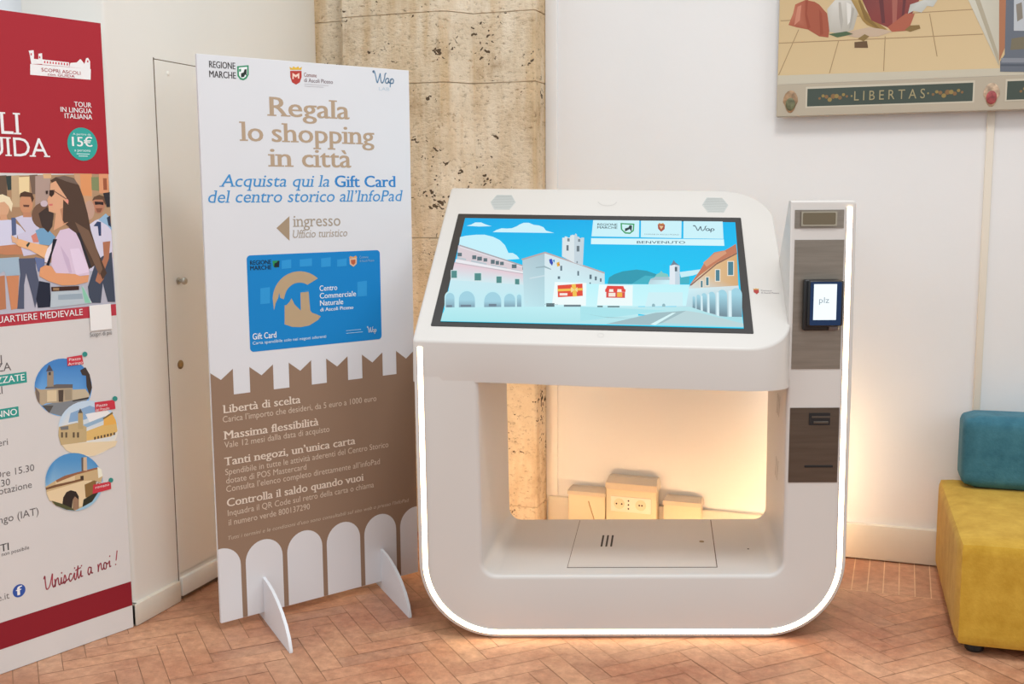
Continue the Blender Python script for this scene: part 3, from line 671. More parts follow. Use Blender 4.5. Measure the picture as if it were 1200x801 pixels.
ART_PHOTO=[[["9a7a5c","a08468","b08a6a","8c7258"],[[-.3969,1.5903],[-.0019,1.6117],[.0009,1.1632],[-.4275,1.1578]]],
["5c4a3c",[[-.3969,1.5903],[-.3561,1.5927],[-.3596,1.4942],[-.4039,1.4915]]],
["2f3a38",[[-.358,1.59],[-.3408,1.5915],[-.3421,1.5472],[-.3559,1.5465]]],
["b09878",[[-.3408,1.5915],[-.3146,1.5938],[-.318,1.4938],[-.3458,1.4941]]],
["dcc094",[[-.3168,1.5872],[-.2816,1.5895],[-.2851,1.5372],[-.3188,1.5339]]],
["6c584c",[[-.2813,1.5942],[-.2545,1.5959],[-.2586,1.5338],[-.2765,1.5338]]],
["a08a80",[[-.2619,1.5911],[-.2111,1.595],[-.2179,1.4927],[-.2685,1.4932]]],
["c4a078",[[-.2363,1.5981],[-.2072,1.5992],[-.2082,1.5849],[-.2337,1.5839]]],
["b89070",[[-.1287,1.6047],[-.0633,1.608],[-.0667,1.491],[-.1093,1.4914]]],
["c98a5c",[[-.1062,1.5997],[-.0636,1.602],[-.0684,1.5263],[-.1069,1.5299]]],
["77805a",[[-.0664,1.5897],[-.0389,1.5907],[-.0398,1.544],[-.0671,1.5475]]],
["c88c68",[[-.0381,1.6041],[-.0022,1.6064],[-.0047,1.5332],[-.0403,1.5369]]],
["8c5038",[[-.0233,1.5866],[-.0094,1.5867],[-.0098,1.5475],[-.0238,1.5475]]],
["a8a8b4",[[-.4167,1.3104],[.0062,1.3165],[.0005,1.1559],[-.4275,1.1578]]],
["c0c0d4",[[-.4069,1.4488],[-.3793,1.4565],[-.352,1.4542],[-.3222,1.4335],[-.306,1.4128],[-.3345,1.407],[-.3416,1.3535],[-.4137,1.3533]]],
["4e5a7c",[[-.3498,1.4609],[-.3349,1.4606],[-.3372,1.4071],[-.352,1.4042]]],
["c49878",[[-.3537,1.4942],[-.3555,1.4839],[-.3591,1.4747],[-.3644,1.4675],[-.3706,1.4629],[-.3772,1.4614],[-.3836,1.4631],[-.3892,1.4679],[-.3933,1.4753],[-.3956,1.4845],[-.3959,1.4946],[-.3942,1.5048],[-.3906,1.5139],[-.3854,1.5212],[-.3792,1.5258],[-.3726,1.5274],[-.3662,1.5258],[-.3606,1.521],[-.3564,1.5137],[-.354,1.5044]]],
["d8c8a8",[[-.4014,1.5275],[-.3739,1.534],[-.3506,1.524],[-.3423,1.504],[-.3487,1.4775],[-.3559,1.4975],[-.3687,1.5109],[-.403,1.5046]]],
["c09070",[[-.385,1.4714],[-.3646,1.4711],[-.3623,1.4545],[-.3863,1.4533]]],
["b07858",[[-.4123,1.3731],[-.3435,1.3771],[-.3026,1.3586],[-.3071,1.3452],[-.3734,1.3448],[-.4137,1.3533]]],
["bcb8cc",[[-.3377,1.4606],[-.3164,1.4669],[-.2811,1.4663],[-.261,1.4456],[-.2584,1.3773],[-.2715,1.3436],[-.3181,1.3389],[-.3345,1.407],[-.3058,1.4162]]],
["b88464",[[-.2761,1.5034],[-.2778,1.493],[-.2816,1.4837],[-.287,1.4763],[-.2934,1.4716],[-.3003,1.47],[-.307,1.4718],[-.3127,1.4766],[-.317,1.4841],[-.3194,1.4935],[-.3198,1.5038],[-.318,1.5141],[-.3143,1.5234],[-.309,1.5308],[-.3026,1.5356],[-.2957,1.5372],[-.2891,1.5355],[-.2833,1.5307],[-.2789,1.5233],[-.2764,1.5139]]],
["4a3428",[[-.3187,1.5239],[-.315,1.5372],[-.3006,1.5432],[-.2763,1.5372],[-.271,1.5203],[-.2783,1.5068],[-.2824,1.5254],[-.3123,1.5265]]],
["5c3c30",[[-.3088,1.501],[-.2877,1.5002],[-.2899,1.4935],[-.3075,1.4943]]],
["b07c60",[[-.3104,1.4769],[-.2839,1.4765],[-.2832,1.4613],[-.3114,1.4618]]],
["c07a6c",[[-.289,1.4022],[-.2705,1.4118],[-.257,1.3977],[-.2653,1.3809],[-.2833,1.3809]]],
["6a94b4",[[-.2736,1.4187],[-.2402,1.4315],[-.2059,1.3961],[-.2261,1.3692],[-.2622,1.374]]],
["6a5040",[[-.2069,1.465],[-.2096,1.4523],[-.2159,1.441],[-.225,1.4321],[-.236,1.4265],[-.2479,1.4248],[-.2595,1.4271],[-.2696,1.4332],[-.2773,1.4424],[-.2819,1.4538],[-.2828,1.4664],[-.2802,1.4789],[-.2741,1.4901],[-.2652,1.499],[-.2543,1.5046],[-.2425,1.5065],[-.2308,1.5044],[-.2206,1.4985],[-.2127,1.4894],[-.208,1.4778]]],
["3c302c",[[-.2592,1.4728],[-.2289,1.4928],[-.2083,1.4719],[-.2147,1.4308],[-.2307,1.4106],[-.2511,1.4317]]],
["b8a8b0",[[-.226,1.5037],[-.2268,1.5005],[-.2287,1.4977],[-.2316,1.4954],[-.2352,1.494],[-.239,1.4936],[-.2428,1.4941],[-.2461,1.4956],[-.2487,1.4979],[-.2502,1.5007],[-.2506,1.5039],[-.2498,1.507],[-.2478,1.5099],[-.245,1.5121],[-.2415,1.5135],[-.2376,1.514],[-.2339,1.5135],[-.2305,1.512],[-.2279,1.5097],[-.2264,1.5068]]],
["c2c0d2",[[-.0861,1.4311],[-.0617,1.4465],[-.0335,1.4549],[-.0033,1.4255],[-.0024,1.3749],[-.0046,1.2734],[-.0919,1.2784]]],
["86a8c4",[[-.0498,1.4481],[-.0207,1.469],[-.0056,1.4544],[-.0002,1.411],[-.0191,1.4295]]],
["2c3c60",[[-.0688,1.4272],[-.0541,1.4428],[-.0403,1.4407],[-.0421,1.3943],[-.0511,1.3946],[-.0531,1.4268]]],
["2c3448",[[-.0176,1.4546],[-.0043,1.4615],[-.0035,1.4219],[-.0131,1.4294]]],
["a8745c",[[-.0216,1.4994],[-.0233,1.49],[-.0271,1.4816],[-.0326,1.475],[-.0393,1.4708],[-.0465,1.4694],[-.0534,1.471],[-.0595,1.4754],[-.0641,1.4821],[-.0668,1.4905],[-.0673,1.4998],[-.0657,1.5091],[-.0619,1.5174],[-.0565,1.5241],[-.0498,1.5283],[-.0427,1.5298],[-.0357,1.5283],[-.0296,1.524],[-.0249,1.5172],[-.0221,1.5088]]],
["5c4434",[[-.0685,1.5122],[-.0607,1.5245],[-.0406,1.5315],[-.0193,1.5244],[-.0145,1.5047],[-.0209,1.4976],[-.0297,1.5155],[-.0573,1.5157]]],
["2c2020",[[-.0597,1.5093],[-.0263,1.5076],[-.0277,1.4969],[-.0426,1.4992],[-.0585,1.498]]],
["7c5040",[[-.0572,1.4873],[-.0315,1.487],[-.0403,1.4729],[-.0521,1.4737]]],
["b09080",[[-.0615,1.4803],[-.0631,1.4704],[-.0664,1.4616],[-.0712,1.4546],[-.0769,1.4502],[-.0831,1.4488],[-.0889,1.4504],[-.0941,1.4551],[-.0979,1.4621],[-.1001,1.471],[-.1004,1.4808],[-.0988,1.4906],[-.0955,1.4993],[-.0908,1.5063],[-.0851,1.5108],[-.079,1.5123],[-.0731,1.5107],[-.068,1.5061],[-.0641,1.499],[-.0619,1.4901]]],
["2f2c30",[[-.0264,1.5368],[-.0003,1.5404],[-.0034,1.4903],[-.0154,1.4904]]],
["93a8b8",[[-.4136,1.3358],[-.3332,1.3367],[-.3338,1.2798],[-.3793,1.2794],[-.3846,1.2954],[-.4176,1.2787]]],
["a87050",[[-.4176,1.2787],[-.384,1.2813],[-.3865,1.1762],[-.425,1.1732]]],
["b97c58",[[-.3793,1.2794],[-.3372,1.2784],[-.3447,1.2171],[-.341,1.1755],[-.3707,1.1717]]],
["4a5064",[[-.3352,1.332],[-.2806,1.331],[-.2796,1.2958],[-.2701,1.2373],[-.2914,1.1713],[-.2986,1.2137],[-.3137,1.285],[-.3229,1.2474],[-.3281,1.1712],[-.351,1.1732],[-.3338,1.2798]]],
["5c6a90",[[-.2821,1.3342],[-.2471,1.3262],[-.2527,1.2943],[-.2736,1.2858]]],
["3c4454",[[-.0675,1.3107],[-.0406,1.3262],[-.0061,1.3381],[-.0033,1.1676],[-.0316,1.1698],[-.0463,1.2354],[-.0579,1.1686],[-.0983,1.1718],[-.1022,1.2258]]],
["a06a50",[[-.0377,1.3731],[-.0095,1.3754],[-.0189,1.315],[-.0403,1.2722],[-.0417,1.2487],[-.0576,1.2328],[-.0736,1.244],[-.0582,1.2834],[-.0371,1.3227]]],
["1f2434",[[-.2721,1.2568],[-.2353,1.2479],[-.237,1.17],[-.2813,1.1705],[-.2861,1.1999]]],
["4a382e",[[-.2123,1.578],[-.1932,1.5884],[-.1632,1.5939],[-.13,1.5856],[-.1125,1.5614],[-.0996,1.5229],[-.0875,1.47],[-.0795,1.4132],[-.0635,1.3557],[-.0291,1.2676],[-.0464,1.2469],[-.067,1.2985],[-.0994,1.2824],[-.1185,1.3473],[-.159,1.4294],[-.1768,1.4437],[-.1699,1.4921],[-.1821,1.5336]]],
["6c5444",[[-.1354,1.4428],[-.0872,1.4135],[-.0635,1.3557],[-.0442,1.2829],[-.0574,1.262],[-.0814,1.3207],[-.1088,1.3788]]],
["6a5a50",[[-.1932,1.5884],[-.1632,1.5939],[-.1264,1.5822],[-.1161,1.5648],[-.157,1.575]]],
["c89878",[[-.2129,1.5678],[-.194,1.5764],[-.1807,1.5542],[-.1604,1.5232],[-.1544,1.4989],[-.1721,1.4575],[-.1581,1.4433],[-.1814,1.43],[-.2119,1.417],[-.2009,1.4718],[-.2243,1.479],[-.225,1.4962],[-.2273,1.5167],[-.217,1.5337]]],
["b07c60",[[-.1852,1.4854],[-.1544,1.4989],[-.1721,1.4575],[-.1581,1.4433],[-.1772,1.4368]]],
["c06a64",[[-.2228,1.5023],[-.2091,1.5035],[-.2103,1.4967],[-.222,1.4968]]],
["33241f",[[-.2173,1.5466],[-.1996,1.548],[-.2024,1.5336],[-.2122,1.5241],[-.2191,1.5303]]],
["33241f",[[-.2309,1.5446],[-.2225,1.5453],[-.2239,1.535],[-.2298,1.5337]]],
["6c4c40",[[-.2034,1.5466],[-.1606,1.5197],[-.1623,1.517],[-.2036,1.5432]]],
["d08878",[[-.1537,1.51],[-.1542,1.5074],[-.155,1.5051],[-.1563,1.5033],[-.1579,1.5021],[-.1595,1.5017],[-.1611,1.5021],[-.1625,1.5033],[-.1635,1.5052],[-.1641,1.5075],[-.1642,1.5101],[-.1638,1.5126],[-.1629,1.5149],[-.1616,1.5168],[-.1601,1.5179],[-.1584,1.5183],[-.1568,1.5179],[-.1555,1.5167],[-.1544,1.5149],[-.1538,1.5126]]],
["4a382e",[[-.172,1.5163],[-.1544,1.4989],[-.1581,1.4433],[-.1733,1.4402],[-.1782,1.4507]]],
["c6b4c8",[[-.2106,1.3859],[-.1895,1.4175],[-.1576,1.4232],[-.1339,1.4061],[-.1214,1.3794],[-.1038,1.3158],[-.0948,1.2854],[-.0942,1.2653],[-.143,1.265],[-.1638,1.2745],[-.2126,1.2774],[-.228,1.3058],[-.2216,1.3508]]],
["b8a4bc",[[-.1927,1.369],[-.1642,1.3221],[-.1566,1.2757],[-.1672,1.2763],[-.1817,1.323]]],
["d0c0d4",[[-.1586,1.3546],[-.1264,1.3566],[-.101,1.3024],[-.0954,1.2754],[-.1428,1.2683],[-.1509,1.3083]]],
["d8ccd4",[[-.2473,1.3487],[-.2271,1.3703],[-.2106,1.3859],[-.2181,1.3506],[-.2378,1.3128],[-.2495,1.3166]]],
["1c1c28",[[-.2156,1.3893],[-.2018,1.3888],[-.2222,1.3411],[-.235,1.303],[-.245,1.3067],[-.225,1.3509]]],
["2c2a30",[[-.1302,1.4093],[-.1197,1.4057],[-.1019,1.3456],[-.0837,1.2881],[-.0944,1.2921]]],
["d6a478",[[-.3522,1.3908],[-.326,1.393],[-.2971,1.3826],[-.2342,1.3674],[-.2503,1.3295],[-.2955,1.3571],[-.3341,1.3713]]],
["caa080",[[-.3544,1.4065],[-.3326,1.3933],[-.3367,1.3809],[-.3527,1.3846]]],
["2f3c34",[[-.3083,1.3735],[-.2988,1.3826],[-.294,1.3793],[-.3042,1.3654]]],
["cc9068",[[-.266,1.2982],[-.2485,1.3063],[-.2282,1.3026],[-.2125,1.279],[-.1462,1.2718],[-.1288,1.2635],[-.0961,1.2655],[-.1012,1.2424],[-.1449,1.2353],[-.1944,1.237],[-.2417,1.2548],[-.2711,1.2728]]],
["3c2420",[[-.2327,1.2348],[-.1344,1.2313],[-.1353,1.2181],[-.2319,1.2201]]],
["8a6c4c",[[-.226,1.2317],[-.2053,1.2303],[-.2059,1.2211],[-.2266,1.2226]]],
["a8b4bc",[[-.2337,1.2192],[-.1318,1.2172],[-.1199,1.2336],[-.091,1.1712],[-.2406,1.167]]],
["8c9ca8",[[-.2103,1.2071],[-.1253,1.2057],[-.1228,1.1872],[-.2114,1.1908]]],
["7fb8a0",[[-.1255,1.2307],[-.1171,1.2201],[-.0947,1.1715],[-.1165,1.1733],[-.122,1.2004]]]]
ART_ROUND=[[["6fa4d4","6fa4d4","6fa4d4","6fa4d4","6fa4d4","6fa4d4","6fa4d4","6fa4d4","6fa4d4","6fa4d4","6fa4d4","6fa4d4","6fa4d4","6fa4d4","6fa4d4","6fa4d4","6fa4d4","6fa4d4","6fa4d4","3f78b4","3f78b4","3f78b4","3f78b4","3f78b4","3f78b4","3f78b4","3f78b4","3f78b4","3f78b4","3f78b4","3f78b4","3f78b4","3f78b4","3f78b4","3f78b4","3f78b4"],[[-.108,.885],[-.1107,.868],[-.1165,.8521],[-.1253,.8377],[-.1367,.8253],[-.1504,.8152],[-.1658,.8078],[-.1826,.8032],[-.2001,.8017],[-.2179,.8031],[-.2353,.8075],[-.2519,.8146],[-.2671,.8242],[-.2805,.8361],[-.2918,.8497],[-.3007,.8648],[-.3068,.8809],[-.3101,.8974],[-.3105,.914],[-.3079,.9302],[-.3025,.9455],[-.2943,.9594],[-.2837,.9716],[-.2708,.9818],[-.2561,.9895],[-.24,.9946],[-.2228,.9968],[-.2053,.9961],[-.1877,.9925],[-.1708,.986],[-.155,.9769],[-.1408,.9653],[-.1287,.9516],[-.1191,.9362],[-.1123,.9196],[-.1086,.9023]]],
["73787c",[[-.29,.8511],[-.2265,.8555],[-.1502,.851],[-.1229,.8505],[-.1519,.8258],[-.1839,.8091],[-.2223,.8046],[-.2624,.8219]]],
["4c4a48",[[-.29,.8511],[-.2497,.8448],[-.2661,.8225]]],
["a3947c",[[-.3076,.9136],[-.2901,.9041],[-.1783,.8951],[-.1811,.8521],[-.223,.8514],[-.275,.8559],[-.29,.8511],[-.3035,.8673],[-.3102,.8965]]],
["5f5a58",[[-.2713,.9102],[-.234,.9137],[-.1776,.9058],[-.1785,.8933],[-.2754,.9048]]],
["6c6058",[[-.3088,.9173],[-.2944,.8941],[-.297,.8558],[-.3064,.8783]]],
["c4b494",[[-.2685,.8974],[-.2353,.8943],[-.2377,.8572],[-.271,.8606]]],
["4a4038",[[-.2297,.8935],[-.2109,.8919],[-.2154,.852],[-.2304,.8543]]],
["8f8470",[[-.209,.8923],[-.1825,.8902],[-.1848,.8545],[-.2076,.8562]]],
["8c8070",[[-.2644,.9586],[-.2422,.9592],[-.2448,.9082],[-.2677,.9097]]],
["4a4850",[[-.268,.9609],[-.2574,.9806],[-.2538,.9802],[-.244,.9595]]],
["3c3a3c",[[-.2589,.9579],[-.2516,.9569],[-.2523,.9464],[-.2596,.9474]]],
["b0a48c",[[-.1788,.8879],[-.1326,.883],[-.1183,.8608],[-.1229,.8505],[-.1811,.8521]]],
["3c3430",[[-.1479,.9487],[-.1279,.957],[-.1139,.9297],[-.108,.885],[-.1185,.8572],[-.1281,.8915],[-.1278,.9279],[-.1412,.9315]]],
["302c2c",[[-.1811,.8521],[-.1226,.8542],[-.123,.8487],[-.1814,.8478]]],
[["d8cfc0","d8cfc0","d8cfc0","d8cfc0","d8cfc0","d8cfc0","d8cfc0","d8cfc0","d8cfc0","d8cfc0","d8cfc0","d8cfc0","d8cfc0","d8cfc0","d8cfc0","d8cfc0","d8cfc0","d8cfc0","d8cfc0","b0c4d4","b0c4d4","b0c4d4","b0c4d4","b0c4d4","b0c4d4","b0c4d4","b0c4d4","b0c4d4","b0c4d4","b0c4d4","b0c4d4","b0c4d4","b0c4d4","b0c4d4","b0c4d4","b0c4d4"],[[-.0194,.7277],[-.0222,.711],[-.0284,.6955],[-.0377,.6816],[-.0499,.6698],[-.0646,.6604],[-.0813,.6538],[-.0994,.6501],[-.1183,.6493],[-.1374,.6516],[-.1562,.6568],[-.1742,.6646],[-.1906,.6749],[-.2052,.6872],[-.2175,.7013],[-.2271,.7167],[-.2339,.7328],[-.2376,.7494],[-.2381,.7659],[-.2354,.7818],[-.2297,.7967],[-.221,.8101],[-.2096,.8217],[-.1959,.8312],[-.1801,.8382],[-.1627,.8425],[-.1443,.8439],[-.1253,.8425],[-.1064,.8381],[-.088,.8309],[-.0709,.8211],[-.0554,.8089],[-.0423,.7948],[-.0317,.7791],[-.0243,.7623],[-.0201,.745]]],
["7c9cbc",[[-.1915,.8103],[-.1206,.8245],[-.0741,.8024],[-.1391,.7798],[-.2012,.7794]]],
["dce4e8",[[-.138,.798],[-.058,.7998],[-.0428,.7824],[-.1242,.7663]]],
["86a4bc",[[-.1481,.763],[-.0674,.779],[-.0724,.7649],[-.141,.7508]]],
["d0c0a0",[[-.2321,.7125],[-.0241,.6851],[-.0334,.6679],[-.1157,.65],[-.1778,.6639],[-.2148,.6875]]],
["b09c74",[[-.2359,.7709],[-.1707,.7742],[-.1369,.7537],[-.1401,.7028],[-.2324,.7089],[-.2392,.7427]]],
["6c6c6c",[[-.2321,.7702],[-.2019,.7686],[-.2027,.7561],[-.2291,.7589]]],
["a8946c",[[-.1648,.806],[-.1583,.8159],[-.1525,.8149],[-.1474,.8032],[-.149,.7485],[-.1683,.7519]]],
["4c4a48",[[-.1648,.806],[-.1561,.821],[-.1486,.8034]]],
["c8a868",[[-.1378,.7392],[-.0733,.7502],[-.0243,.7493],[-.022,.7187],[-.0476,.7045],[-.1399,.7064]]],
["d0a050",[[-.0719,.7723],[-.0385,.7854],[-.0259,.7571],[-.0245,.7456],[-.0735,.7465]]],
["6c5c3c",[[-.0759,.7729],[-.0383,.7891],[-.0345,.784],[-.0721,.7686]]],
["5c4c38",[[-.1116,.7142],[-.1044,.7144],[-.105,.7052],[-.1122,.705]]],
["5c4c38",[[-.0996,.7146],[-.0924,.7148],[-.093,.7056],[-.1002,.7054]]],
["5c4c38",[[-.0876,.715],[-.0803,.7152],[-.0809,.706],[-.0881,.7058]]],
["5c4c38",[[-.0754,.7155],[-.0681,.7157],[-.0687,.7064],[-.076,.7062]]],
["5c4c38",[[-.0632,.7159],[-.0559,.7161],[-.0564,.7068],[-.0638,.7067]]],
["5c4c38",[[-.051,.7163],[-.0436,.7165],[-.0442,.7072],[-.0515,.7071]]],
["5c4c38",[[-.0386,.7168],[-.0312,.717],[-.0318,.7077],[-.0392,.7075]]],
["5a4c3c",[[-.2296,.7518],[-.2228,.7506],[-.224,.7327],[-.2307,.7339]]],
["5a4c3c",[[-.2146,.7491],[-.2078,.7479],[-.209,.73],[-.2157,.7312]]],
["5a4c3c",[[-.1881,.7444],[-.1812,.7432],[-.1824,.7252],[-.1892,.7264]]],
["5a4c3c",[[-.1728,.7417],[-.1659,.7405],[-.167,.7224],[-.174,.7236]]],
[["8fb4c8","8fb4c8","8fb4c8","8fb4c8","8fb4c8","8fb4c8","8fb4c8","8fb4c8","8fb4c8","8fb4c8","8fb4c8","8fb4c8","8fb4c8","8fb4c8","8fb4c8","8fb4c8","8fb4c8","8fb4c8","8fb4c8","4a86b8","4a86b8","4a86b8","4a86b8","4a86b8","4a86b8","4a86b8","4a86b8","4a86b8","4a86b8","4a86b8","4a86b8","4a86b8","4a86b8","4a86b8","4a86b8","4a86b8"],[[-.0888,.5525],[-.0915,.5353],[-.0975,.5193],[-.1064,.5051],[-.118,.4932],[-.1319,.4838],[-.1477,.4773],[-.1648,.4738],[-.1827,.4735],[-.2007,.4763],[-.2185,.482],[-.2354,.4905],[-.2509,.5015],[-.2646,.5146],[-.2761,.5295],[-.2852,.5456],[-.2914,.5625],[-.2948,.5798],[-.2952,.5969],[-.2926,.6133],[-.287,.6286],[-.2787,.6424],[-.2679,.6541],[-.2548,.6636],[-.2398,.6705],[-.2234,.6746],[-.2059,.6756],[-.188,.6737],[-.1701,.6687],[-.1529,.6609],[-.1367,.6503],[-.1222,.6374],[-.1099,.6224],[-.1001,.6059],[-.0932,.5884],[-.0893,.5704]]],
["b8a078",[[-.2952,.5807],[-.2588,.5945],[-.2202,.6045],[-.1505,.601],[-.1064,.6068],[-.0883,.5731],[-.0986,.5377],[-.1247,.5059],[-.1619,.4846],[-.1976,.4766],[-.2277,.4889],[-.2714,.5174],[-.2916,.551]]],
["6c4c34",[[-.2954,.5771],[-.2597,.5802],[-.1597,.5807],[-.1601,.5734],[-.2603,.5712],[-.2948,.5698]]],
["d0bc98",[[-.2945,.5625],[-.1603,.5716],[-.1289,.5667],[-.1619,.4846],[-.2047,.4872],[-.2416,.5105],[-.2854,.5315]]],
["c8b490",[[-.2588,.5945],[-.2202,.6045],[-.1898,.5981],[-.191,.58],[-.2597,.5802]]],
["8a5c40",[[-.2588,.5945],[-.2279,.6032],[-.1815,.6056],[-.1063,.6075],[-.1067,.6013],[-.182,.5983],[-.2555,.5865]]],
["b8a48c",[[-.1571,.6522],[-.1434,.6514],[-.1444,.6035],[-.16,.6067]]],
["5c5450",[[-.1629,.6534],[-.1559,.652],[-.1588,.6064],[-.1651,.6059]]],
["e0d8c4",[[-.1062,.6105],[-.0909,.5962],[-.0883,.5731],[-.1047,.569]]],
["2c2420",[[-.2408,.5103],[-.2364,.5313],[-.2239,.5468],[-.2084,.5499],[-.1896,.541],[-.181,.5224],[-.1836,.4822],[-.2052,.4799],[-.2028,.5163],[-.209,.4808],[-.2351,.4925]]],
["8c7058",[[-.2028,.5163],[-.1945,.5254],[-.1829,.5117],[-.185,.4788],[-.2033,.4794]]],
["3c3028",[[-.1708,.5904],[-.1591,.5898],[-.1592,.575],[-.1709,.5775]]],
["4a4c30",[[-.2781,.5299],[-.2416,.5105],[-.2085,.4881],[-.1976,.4766],[-.2278,.4871],[-.2643,.5103]]],
["7c6038",[[-.1572,.5579],[-.121,.565],[-.0977,.5525],[-.1075,.5246],[-.1326,.5077],[-.1561,.513]]],
["2c2c20",[[-.1643,.5075],[-.1238,.5207],[-.1077,.5209],[-.1336,.4929],[-.1699,.4827]]],
["b5323f",[[-.1926,.9982],[-.1388,.9999],[-.1349,.9687],[-.1926,.9689]]],
["b5323f",[[-.1022,.8327],[-.0276,.8305],[-.0254,.7983],[-.1023,.7995]]],
["2f8078",[[-.1185,1.0001],[-.1191,.9975],[-.1206,.9952],[-.1228,.9935],[-.1254,.9926],[-.1283,.9926],[-.1312,.9933],[-.1337,.9949],[-.1356,.997],[-.1368,.9996],[-.1371,1.0023],[-.1364,1.0049],[-.135,1.0071],[-.1328,1.0088],[-.1301,1.0097],[-.1272,1.0098],[-.1244,1.009],[-.1219,1.0075],[-.1199,1.0054],[-.1188,1.0028]]],
["2f8078",[[-.0155,.8324],[-.0162,.8297],[-.0177,.8274],[-.02,.8258],[-.0228,.8249],[-.0259,.825],[-.0288,.8259],[-.0315,.8276],[-.0335,.8298],[-.0348,.8325],[-.0351,.8354],[-.0344,.838],[-.0329,.8403],[-.0306,.8419],[-.0278,.8428],[-.0248,.8428],[-.0218,.8419],[-.0191,.8402],[-.0171,.8379],[-.0158,.8352]]],
["b5323f",[[-.1259,.5511],[-.0593,.548],[-.0589,.5214],[-.1299,.5191]]],
["2f8078",[[-.0493,.5504],[-.0499,.548],[-.0513,.5459],[-.0534,.5445],[-.0559,.5439],[-.0587,.5441],[-.0614,.5451],[-.0638,.5468],[-.0657,.549],[-.0668,.5516],[-.0671,.5542],[-.0665,.5567],[-.0651,.5587],[-.063,.5601],[-.0605,.5607],[-.0577,.5606],[-.055,.5596],[-.0525,.5579],[-.0507,.5556],[-.0495,.5531]]]]
ART_SKYLINE=[["efe6dc",[[-.2548,1.9408],[-.0453,1.9431],[-.0485,1.9082],[-.2571,1.9075]]],
["efe6dc",[[-.2571,1.9815],[-.2409,1.9846],[-.2403,1.969],[-.2438,1.9418],[-.2514,1.9411],[-.2546,1.9691]]],
["efe6dc",[[-.2427,1.9577],[-.2266,1.9576],[-.2254,1.9751],[-.2132,1.9779],[-.2138,1.9445],[-.2438,1.9418]]],
["efe6dc",[[-.2145,1.9587],[-.1217,1.9576],[-.1227,1.943],[-.2156,1.9428]]],
["efe6dc",[[-.1227,1.943],[-.1173,1.9564],[-.0946,1.9601],[-.083,1.971],[-.0793,1.9713],[-.0674,1.9576],[-.0684,1.9428]]],
["efe6dc",[[-.0674,1.9576],[-.0607,1.9763],[-.0532,1.9787],[-.0465,1.9678],[-.0481,1.9429],[-.0685,1.9411]]],
["b5323f",[[-.2079,1.9546],[-.2036,1.9546],[-.2041,1.9478],[-.2084,1.9478]]],
["b5323f",[[-.1984,1.9546],[-.1941,1.9546],[-.1946,1.9477],[-.1989,1.9478]]],
["b5323f",[[-.1889,1.9546],[-.1846,1.9546],[-.185,1.9477],[-.1894,1.9477]]],
["b5323f",[[-.1793,1.9546],[-.175,1.9546],[-.1754,1.9477],[-.1798,1.9477]]],
["b5323f",[[-.1697,1.9546],[-.1653,1.9546],[-.1658,1.9477],[-.1702,1.9477]]],
["b5323f",[[-.1601,1.9546],[-.1557,1.9545],[-.1561,1.9477],[-.1605,1.9477]]],
["b5323f",[[-.1504,1.9545],[-.146,1.9545],[-.1464,1.9476],[-.1508,1.9477]]],
["b5323f",[[-.1406,1.9545],[-.1362,1.9545],[-.1367,1.9476],[-.1411,1.9476]]],
["b5323f",[[-.1309,1.9545],[-.1264,1.9545],[-.1269,1.9476],[-.1313,1.9476]]],
["b5323f",[[-.2517,1.9741],[-.2475,1.9746],[-.2479,1.9682],[-.2522,1.9678]]],
["b5323f",[[-.2242,1.9673],[-.2199,1.9677],[-.2203,1.9614],[-.2246,1.961]]],
["b5323f",[[-.0575,1.97],[-.0528,1.9705],[-.0533,1.9639],[-.0579,1.9634]]]]
ART_BANNERLOGO=[["2f8a60",[[.1452,1.9679],[.1882,1.9742],[.1868,1.9421],[.1786,1.9285],[.166,1.9217],[.1538,1.9244],[.1448,1.9351]]],
["e4f0ea",[[.1507,1.9639],[.1822,1.9686],[.1811,1.9426],[.175,1.9335],[.1662,1.9278],[.1568,1.9298],[.1506,1.938]]],
["25302c",[[.1578,1.9307],[.1584,1.9446],[.1681,1.9487],[.1723,1.9593],[.1799,1.9598],[.179,1.9372],[.1735,1.9421],[.1693,1.9332]]],
["2f8a60",[[.1514,1.9579],[.1591,1.9602],[.1587,1.9515],[.152,1.9494]]],
["b03c34",[[.3466,1.9655],[.3923,1.9685],[.3915,1.946],[.3837,1.9276],[.3682,1.9186],[.3532,1.9258],[.3468,1.9432]]],
["e8c8b8",[[.3551,1.9482],[.3555,1.9589],[.3684,1.9526],[.3829,1.9607],[.3822,1.9409],[.3761,1.9406],[.3764,1.9495],[.3681,1.9436],[.3601,1.9485],[.3597,1.9378],[.3547,1.9375]]],
["d8b040",[[.3468,1.9691],[.3451,1.9796],[.355,1.9749],[.3593,1.9824],[.3693,1.9777],[.3796,1.9837],[.3835,1.9768],[.3939,1.9829],[.3914,1.972]]]]
